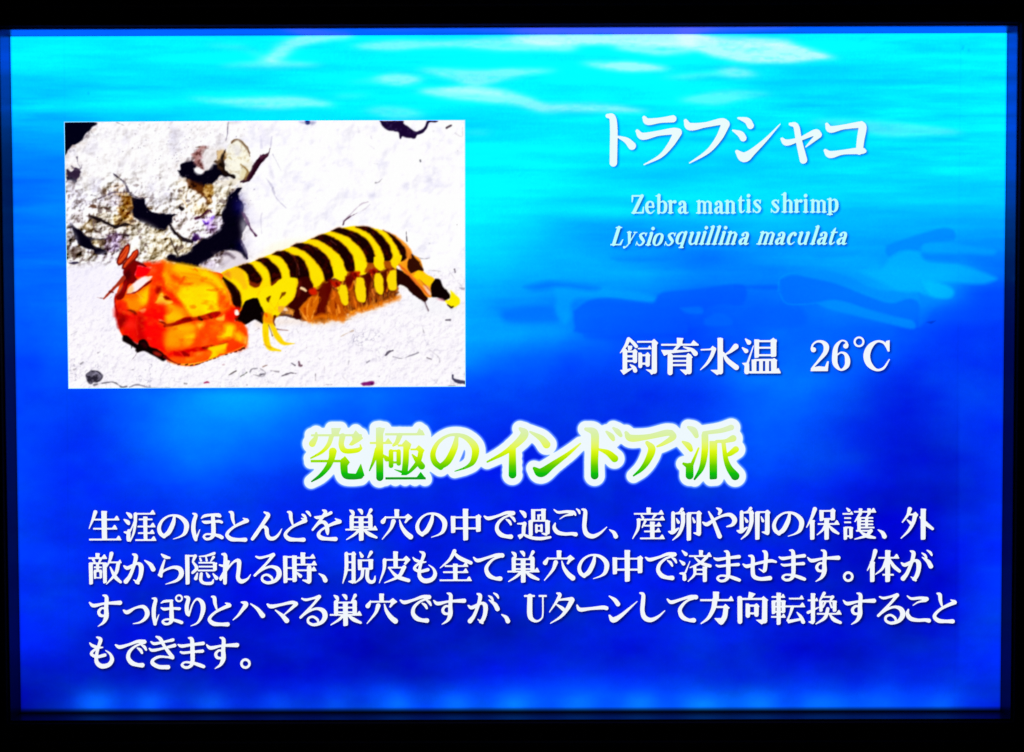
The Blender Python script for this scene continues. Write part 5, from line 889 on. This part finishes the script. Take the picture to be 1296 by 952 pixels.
    C.img = np.clip((C.img - .02) * 1.045, 0, 1)
    C.img = np.clip(blur(C.img, .7) + g, 0, 1)
    C.parts = {k: blur(v, .5) for k, v in parts.items()}
    C.sand = SAND
    return C
# ---------------------------------------------------------------- materials
def mat(name):
    m = bpy.data.materials.new(name); m.use_nodes = True
    nt = m.node_tree; b = nt.nodes['Principled BSDF']
    return m, nt, b

def print_mat(name, rough=.35):
    """backlit printed film: gives off its own colour, faint gloss of the acrylic over it"""
    m, nt, b = mat(name)
    at = nt.nodes.new('ShaderNodeAttribute'); at.attribute_name = 'print'
    b.inputs['Base Color'].default_value = (.01, .01, .012, 1)
    b.inputs['Roughness'].default_value = rough
    b.inputs['Specular IOR Level'].default_value = .2
    nt.links.new(at.outputs['Color'], b.inputs['Emission Color'])
    b.inputs['Emission Strength'].default_value = 1
    return m

def glow_mat(name, col, var=.04):
    m, nt, b = mat(name)
    b.inputs['Base Color'].default_value = (.02, .02, .02, 1)
    b.inputs['Roughness'].default_value = .4
    b.inputs['Specular IOR Level'].default_value = .2
    n = nt.nodes.new('ShaderNodeTexNoise'); n.inputs['Scale'].default_value = 420; n.inputs['Detail'].default_value = 3
    r = nt.nodes.new('ShaderNodeValToRGB')
    c = lin(np.array(col) / 255)
    r.color_ramp.elements[0].position = .3; r.color_ramp.elements[0].color = (*(c * (1 - var)), 1)
    r.color_ramp.elements[1].position = .7; r.color_ramp.elements[1].color = (*c, 1)
    nt.links.new(n.outputs['Fac'], r.inputs[0]); nt.links.new(r.outputs[0], b.inputs['Emission Color'])
    b.inputs['Emission Strength'].default_value = 1
    return m

M_PRINT = print_mat('backlit_film')
M_WHITE = glow_mat('backlit_white', (245, 249, 255))
M_TITLE = glow_mat('backlit_title_white', (236, 254, 255))
M_PALE = glow_mat('backlit_pale_cyan', (188, 255, 255), .03)
M_HALO = glow_mat('backlit_outline', (240, 250, 255), .03)

mg, nt, b = mat('backlit_green_gradient')
at = nt.nodes.new('ShaderNodeAttribute'); at.attribute_name = 'height'
rp = nt.nodes.new('ShaderNodeValToRGB'); cr = rp.color_ramp
stops = [(0, (222, 240, 190)), (.16, (218, 242, 160)), (.32, (228, 246, 110)), (.45, (225, 248, 20)), (.6, (175, 232, 0)), (.74, (95, 205, 0)), (.88, (10, 192, 8)), (1, (20, 150, 30))]
while len(cr.elements) < len(stops): cr.elements.new(.5)
for e, (p, c) in zip(cr.elements, stops): e.position = p
for e, (p, c) in zip(cr.elements, stops): e.color = (*lin(np.array(c) / 255), 1)
nt.links.new(at.outputs['Fac'], rp.inputs[0]); nt.links.new(rp.outputs[0], b.inputs['Emission Color'])
b.inputs['Emission Strength'].default_value = 1
b.inputs['Base Color'].default_value = (.02, .02, .02, 1)
M_GREEN = mg

M_FRAME, nt, b = mat('black_painted_metal')
n = nt.nodes.new('ShaderNodeTexNoise'); n.inputs['Scale'].default_value = 900
tc = nt.nodes.new('ShaderNodeTexCoord'); nt.links.new(tc.outputs['Object'], n.inputs['Vector'])
bp = nt.nodes.new('ShaderNodeBump'); bp.inputs['Strength'].default_value = .15; bp.inputs['Distance'].default_value = .0003
nt.links.new(n.outputs['Fac'], bp.inputs['Height']); nt.links.new(bp.outputs['Normal'], b.inputs['Normal'])
b.inputs['Base Color'].default_value = (.004, .004, .006, 1); b.inputs['Roughness'].default_value = .6; b.inputs['Specular IOR Level'].default_value = .15

M_LIP, nt, b = mat('reflection_tinted_lip')  # base colour tinted blue to imitate panel light reflected on the frame's inner side
b.inputs['Roughness'].default_value = .28
b.inputs['Metallic'].default_value = 0.0
n = nt.nodes.new('ShaderNodeTexNoise'); n.inputs['Scale'].default_value = 60
r = nt.nodes.new('ShaderNodeValToRGB')
r.color_ramp.elements[0].color = (.002, .016, .034, 1); r.color_ramp.elements[0].position = .3
r.color_ramp.elements[1].color = (.003, .024, .050, 1); r.color_ramp.elements[1].position = .75
nt.links.new(n.outputs['Fac'], r.inputs[0]); nt.links.new(r.outputs[0], b.inputs['Base Color'])
b.inputs['Specular IOR Level'].default_value = .15

# ---------------------------------------------------------------- object helpers
root = bpy.data.objects.new('illuminated_sign', None)
COL.objects.link(root)
root['label'] = 'backlit blue aquarium sign with mantis shrimp photo and white Japanese lettering'
root['category'] = 'sign'

def link(name, me, parent, loc=(0, 0, 0), label=None, kind=None):
    o = bpy.data.objects.new(name, me); COL.objects.link(o)
    o.parent = parent; o.location = loc
    if label: o['label'] = label
    if kind: o['kind'] = kind
    return o

def mesh(name, verts, faces, m):
    me = bpy.data.meshes.new(name); me.from_pydata(verts, [], faces); me.materials.append(m); me.update()
    return me

def grid_mesh(name, VX, VY, z, cols, m, keep=None, hdr=False):
    """dense sheet carrying a print in a vertex colour; keep = boolean per cell"""
    h, w = VX.shape
    jj, ii = np.mgrid[0:h - 1, 0:w - 1]
    if keep is not None: jj, ii = jj[keep], ii[keep]
    else: jj, ii = jj.ravel(), ii.ravel()
    a = jj * w + ii
    F = np.stack([a + w, a + w + 1, a + 1, a], 1).ravel()
    used, inv = np.unique(F, return_inverse=True)
    co = np.stack([VX.ravel()[used], VY.ravel()[used], np.full(len(used), z)], 1).astype(np.float32)
    me = bpy.data.meshes.new(name)
    me.vertices.add(len(used)); me.vertices.foreach_set('co', co.ravel())
    nf = len(a)
    me.loops.add(nf * 4); me.loops.foreach_set('vertex_index', inv.astype(np.int32))
    me.polygons.add(nf)
    me.polygons.foreach_set('loop_start', np.arange(0, nf * 4, 4, dtype=np.int32))
    me.update(calc_edges=True); me.validate()
    ca = me.attributes.new('print', 'FLOAT_COLOR', 'POINT')
    c4 = np.ones((len(used), 4), np.float32); c4[:, :3] = lin(cols.reshape(-1, 3)[used])
    if hdr:       # the cyan parts let through more light than the picture can show
        gg = c4[:, 1].copy()
        c4[:, 2] *= 1 + 9.0 * gg * gg
    ca.data.foreach_set('color', c4.ravel())
    me.materials.append(m)
    return me

def slab(name, x0, y0, x1, y1, z0, z1, m, parent, **k):
    v = [(x, y, z) for z in (z0, z1) for x, y in ((x0, y0), (x1, y0), (x1, y1), (x0, y1))]
    f = [(3, 2, 1, 0), (4, 5, 6, 7), (0, 1, 5, 4), (1, 2, 6, 5), (2, 3, 7, 6), (3, 0, 4, 7)]
    return link(name, mesh(name, v, f, m), parent, **k)

# ---------------------------------------------------------------- frame
W2, H2, D = PANEL_W / 2, PANEL_H / 2, 0.0145
FW = 0.055
def rail(side):
    """one mitred rail with a rounded front corner; profile = (outwards, z)"""
    prof = [(.0012, -.012), (.0012, D - .0016), (.0018, D - .0004), (.003, D), (.012, D + .0004), (.0128, D + .0016), (.015, D + .0022), (FW - .004, D + .0022), (FW - .001, D + .001), (FW, D - .003), (FW, -.03), (.0012, -.03)]
    v = []; n = len(prof)
    for s in (-1, 1):
        for o, z in prof:
            if side in 'tb':
                sg = 1 if side == 't' else -1
                v.append((s * (W2 + o), sg * (H2 + o), z))
            else:
                sg = 1 if side == 'r' else -1
                v.append((sg * (W2 + o), s * (H2 + o), z))
    f = [(i, (i + 1) % n, n + (i + 1) % n, n + i) for i in range(n)]
    f += [tuple(range(n)), tuple(range(2 * n - 1, n - 1, -1))]
    me = mesh('frame_rail', v, f, M_FRAME)
    import bmesh
    bm = bmesh.new(); bm.from_mesh(me); bmesh.ops.recalc_face_normals(bm, faces=bm.faces); bm.to_mesh(me); bm.free()
    link('frame_rail', me, root, label={'t': 'upper black frame rail', 'b': 'lower black frame rail', 'l': 'left black frame rail', 'r': 'right black frame rail'}[side])
for s in 'tblr': rail(s)
def lip(side):
    """the polished edge strip inside the frame that catches the panel's light"""
    if side in 'tb':
        sg = 1 if side == 't' else -1
        y0, y1 = sorted((sg * (H2 + .00003), sg * (H2 + .0010)))
        slab('inner_lip', -W2 - .001, y0, W2 + .001, y1, -.002, D - .0018, M_LIP, root)
    else:
        sg = 1 if side == 'r' else -1
        x0, x1 = sorted((sg * (W2 + .00003), sg * (W2 + .0010)))
        slab('inner_lip', x0, -H2, x1, H2, -.002, D - .0018, M_LIP, root)
for s in 'tblr': lip(s)
slab('back_panel', -W2 - .001, -H2 - .001, W2 + .001, H2 + .001, -.03, -.012, M_FRAME, root)

# ---------------------------------------------------------------- lettering meshes
PXM = PANEL_W / 1250.6     # metres per photograph pixel at the face
def place(item, shear=0.0):
    """absolute photograph shift of a sign, and its scale"""
    key = item[0]; loops, lo, hi, _ = glyph(key, shear); ox, oy, k = VIEW[GL[key][0]]
    sc = 1.0
    if len(item) == 1: return ox + lo[0], oy + lo[1], sc
    vx, vy, vk = VIEW[item[1]]
    if len(item) > 4: sc = item[4]
    return vx + item[2] / vk, vy + item[3] / vk, sc

LMESH = {}
ALL = []       # (key, shear, left, top, scale) of everything lettered, for the soft shadows
def letter_mesh(key, shear, sc, m, top=None, hh=None):
    ck = (key, shear, sc, m.name)
    if ck in LMESH and top is None: return LMESH[ck]
    loops, lo, hi, _ = glyph(key, shear)
    v2, f2 = fill([(l - lo) * sc for l in loops])
    t = .0003
    v = [(x * PXM, -y * PXM, 0) for x, y in v2]
    f = [tuple(q) for q in f2]
    # orient up
    f = [q if (v[q[1]][0] - v[q[0]][0]) * (v[q[2]][1] - v[q[0]][1]) - (v[q[1]][1] - v[q[0]][1]) * (v[q[2]][0] - v[q[0]][0]) > 0 else q[::-1] for q in f]
    n = len(v); cnt = {}
    for q in f:
        for a, b2 in zip(q, q[1:] + q[:1]): cnt[(a, b2)] = 1
    rim = [(a, b2) for a, b2 in cnt if (b2, a) not in cnt]
    rv = sorted({a for e in rim for a in e}); mp = {a: n + i for i, a in enumerate(rv)}
    v += [(v[a][0], v[a][1], -t) for a in rv]
    f += [(b2, a, mp[a], mp[b2]) for a, b2 in rim]
    me = mesh('character', v, f, m)
    if top is not None:
        at = me.attributes.new('height', 'FLOAT', 'POINT')
        at.data.foreach_set('value', np.array([(top - p[1] / PXM - hh[0]) / (hh[1] - hh[0]) for p in v], np.float32))
    else: LMESH[ck] = me
    return me

def line(name, label, items, m, shear=0.0, z=.0006, green=False, parent=None):
    par = parent
    if par is None:
        par = link(name, None, root, label=label)
    for it in items:
        if isinstance(it, tuple) and len(it) == 3 and isinstance(it[1], float):      # roman: left, foot
            loops, lo, hi, _ = glyph(it[0], shear)
            l, t, sc = it[1], it[2] - (hi[1] - lo[1]), 1.0
        else: l, t, sc = place(it, shear)
        ALL.append((it[0], shear, l, t, sc))
        x, y = to_plane(l, t, z)
        me = letter_mesh(it[0], shear, sc, m, t if green else None, (541, 607))
        link('character', me, par, (float(x), float(y), z))
    return par

line('title_lettering', 'large white katakana title', TT, M_TITLE)
line('common_name_lettering', 'pale cyan English name in upright serif letters', E1, M_PALE)
line('scientific_name_lettering', 'pale cyan Latin name in slanted serif letters', E2, M_PALE, shear=.32)
line('temperature_lettering', 'white line giving the water temperature 26 degrees', KK, M_WHITE)
line('paragraph_line', 'first line of the white paragraph', R1, M_WHITE)
line('paragraph_line', 'second line of the white paragraph', R2, M_WHITE)
line('paragraph_line', 'third line of the white paragraph', R3, M_WHITE)
line('paragraph_line', 'last short line of the white paragraph', R4, M_WHITE)
NSH = len(ALL)
# slogan: white outline sheet, green signs on it
def stamp(entries, x0, y0, x1, y1, step, far=14.0):
    X, Y = np.meshgrid(np.arange(x0, x1, step), np.arange(y0, y1, step))
    S = np.full(X.shape, far)
    for key, sh, l, t, sc in entries:
        loops, lo, hi, (sdf, gx, gy) = glyph(key, sh)
        if far > 5.5:
            # true distance to the outline points for the wide halo
            i0, i1 = np.searchsorted(X[0], [l - far, l + (hi[0] - lo[0]) * sc + far]); j0, j1 = np.searchsorted(Y[:, 0], [t - far, t + (hi[1] - lo[1]) * sc + far])
            x = X[j0:j1, i0:i1]; y = Y[j0:j1, i0:i1]
            pts = np.vstack([np.vstack([lp + (np.roll(lp, -1, 0) - lp) * q for q in (0, .25, .5, .75)]) for lp in loops])
            pts = (pts - lo) * sc + [l, t]
            d = np.full(x.shape, far)
            for px, py in pts: np.minimum(d, np.hypot(x - px, y - py), out=d)
            S[j0:j1, i0:i1] = np.minimum(S[j0:j1, i0:i1], d)
        u = (X - l) / sc + lo[0]; w = (Y - t) / sc + lo[1]
        ins = (u > gx[0, 0]) & (u < gx[0, -1]) & (w > gy[0, 0]) & (w < gy[-1, 0])
        s = bil(sdf, (u - gx[0, 0]) / STEP, (w - gy[0, 0]) / STEP) * sc
        S = np.where(ins & (s < S) & (s < 1.0), s, S)
    return X, Y, S
heads = []
for it in HH:
    l, t, sc = place(it); heads.append((it[0], 0.0, l, t, sc))
HX, HY, HS = stamp(heads, 365, 525, 960, 628, .6)
HS = blur(HS, 1.3)
hl = [simplify(q, .1) for q in contours(HS - 8.0, HX, HY)]
hl = [q for q in hl if len(q) > 2 and abs(np.dot(q[:, 0], np.roll(q[:, 1], 1)) - np.dot(q[:, 1], np.roll(q[:, 0], 1))) > 60]
v2, f2 = fill(hl)
vx, vy = to_plane([p[0] for p in v2], [p[1] for p in v2], .0006)
hv = [(float(a), float(b2), .0006) for a, b2 in zip(vx, vy)]
hf = []
for q in f2:
    a, b2, c = (np.array(hv[i]) for i in q[:3])
    hf.append(tuple(q) if np.cross(b2 - a, c - a)[2] > 0 else tuple(q)[::-1])
halo = link('slogan_outline', mesh('slogan_outline', hv, hf, M_HALO), root, label='thick white outline behind the yellow to green slogan')
line(None, None, HH, M_GREEN, z=.0012, green=True, parent=halo)

# ---------------------------------------------------------------- the water print, with the printed soft shadows of its lettering
CW = paint_water()
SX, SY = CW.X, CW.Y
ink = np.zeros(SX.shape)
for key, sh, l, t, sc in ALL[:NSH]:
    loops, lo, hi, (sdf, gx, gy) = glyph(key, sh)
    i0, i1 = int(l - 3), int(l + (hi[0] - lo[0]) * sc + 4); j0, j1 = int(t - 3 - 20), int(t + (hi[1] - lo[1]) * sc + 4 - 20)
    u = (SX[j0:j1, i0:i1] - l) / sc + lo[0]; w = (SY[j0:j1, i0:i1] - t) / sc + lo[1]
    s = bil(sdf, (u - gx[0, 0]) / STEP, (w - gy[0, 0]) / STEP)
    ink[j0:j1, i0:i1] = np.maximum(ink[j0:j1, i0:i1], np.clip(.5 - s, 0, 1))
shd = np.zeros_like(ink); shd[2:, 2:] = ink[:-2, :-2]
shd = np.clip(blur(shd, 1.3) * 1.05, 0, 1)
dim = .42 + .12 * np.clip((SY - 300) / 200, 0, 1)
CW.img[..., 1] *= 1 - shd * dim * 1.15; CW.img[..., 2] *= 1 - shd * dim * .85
# glow round the slogan outline
hs = np.full(SX.shape, 14.0); ii = np.clip((SX - 365) / .6, 0, HS.shape[1] - 1.01); jj = np.clip((SY - 525) / .6, 0, HS.shape[0] - 1.01)
inb = (SX > 366) & (SX < 958) & (SY > 526) & (SY < 626)
hs = np.where(inb, bil(HS, ii, jj), 14.0)
g = np.clip((11.2 - hs) / 3.2, 0, 1) ** 1.3
CW.img = CW.img * (1 - g[..., None] * .85) + np.array([175, 225, 255]) / 255 * g[..., None] * .85

NX, NY = 1060, 727
gx = np.linspace(-W2, W2, NX); gy = np.linspace(H2, -H2, NY)
VX, VY = np.meshgrid(gx, gy)
px, py = to_photo(VX, VY)
cols = bil(CW.img, px - .5, py - 20.5)
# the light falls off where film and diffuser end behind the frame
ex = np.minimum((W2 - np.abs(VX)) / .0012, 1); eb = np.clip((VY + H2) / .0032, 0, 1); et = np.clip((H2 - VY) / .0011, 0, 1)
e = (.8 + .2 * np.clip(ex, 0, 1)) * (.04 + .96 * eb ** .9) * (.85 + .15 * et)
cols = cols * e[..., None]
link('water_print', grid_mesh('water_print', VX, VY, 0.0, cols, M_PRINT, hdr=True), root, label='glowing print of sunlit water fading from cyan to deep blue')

# ---------------------------------------------------------------- the shrimp photograph
CPh = paint_photo()
q = np.array([[81.8, 155.0], [588.0, 152.6], [588.6, 488.8], [87.2, 491.4]])     # its corners
qx, qy = to_plane(q[:, 0], q[:, 1])
n1, n2 = 540, 362
U, T = np.meshgrid(np.linspace(0, 1, n1), np.linspace(0, 1, n2))
bl = lambda a: (a[0] * (1 - U) + a[1] * U) * (1 - T) + (a[3] * (1 - U) + a[2] * U) * T
bow = 0.9 * np.sin(U * math.pi) * (1 - T)      # the upper edge is a little bowed
PX, PY = bl(q[:, 0]), bl(q[:, 1]) - bow
VX, VY = to_plane(PX, PY, .0003)
SXp, SYp = (PX - 80) * 2 - .5, (PY - 150) * 2 - .5
cols = bil(CPh.img, SXp, SYp)
cu = lambda a: a[:-1, :-1]
ids = np.zeros((n2, n1), int)
ids[bil(CPh.sand, SXp, SYp) > .5] = 1
for k, nm in enumerate(('abdomen', 'swimmeret', 'tail', 'leg', 'head', 'antenna')):
    ids[bil(CPh.parts[nm], SXp, SYp) > .5] = 2 + k
ids = cu(ids)
bx, by = to_plane(q[:, 0] + np.array([-.8, .8, .8, -.8]), q[:, 1] + np.array([-.8, -.8, .8, .8]), .00015)
M_EDGE = glow_mat('backlit_photo_border', (150, 235, 255), .05)
photo = link('photograph', mesh('photograph', [(float(a), float(b2), .00015) for a, b2 in zip(bx, by)], [(3, 2, 1, 0)], M_EDGE), root,
             label='printed photo of a yellow and black striped mantis shrimp with an orange head on white sand')
for k, (nm, lb) in enumerate((('rock', 'white knobbly rocks with dark hollows'), ('sand', 'white gravelly sand'), ('abdomen', 'yellow body with black stripes'), ('swimmeret', None), ('tail', 'black and yellow tail'),
                              ('leg', 'yellow walking legs'), ('head', 'orange and red head and raptorial claws'), ('antenna', 'red antennal scales and feeler'))):
    kp = ids == k
    if kp.sum() < 4: continue
    o = link(nm, grid_mesh(nm, VX, VY, .0003, cols, M_PRINT, kp), photo, label=lb)
    if k < 2: o['kind'] = 'stuff'
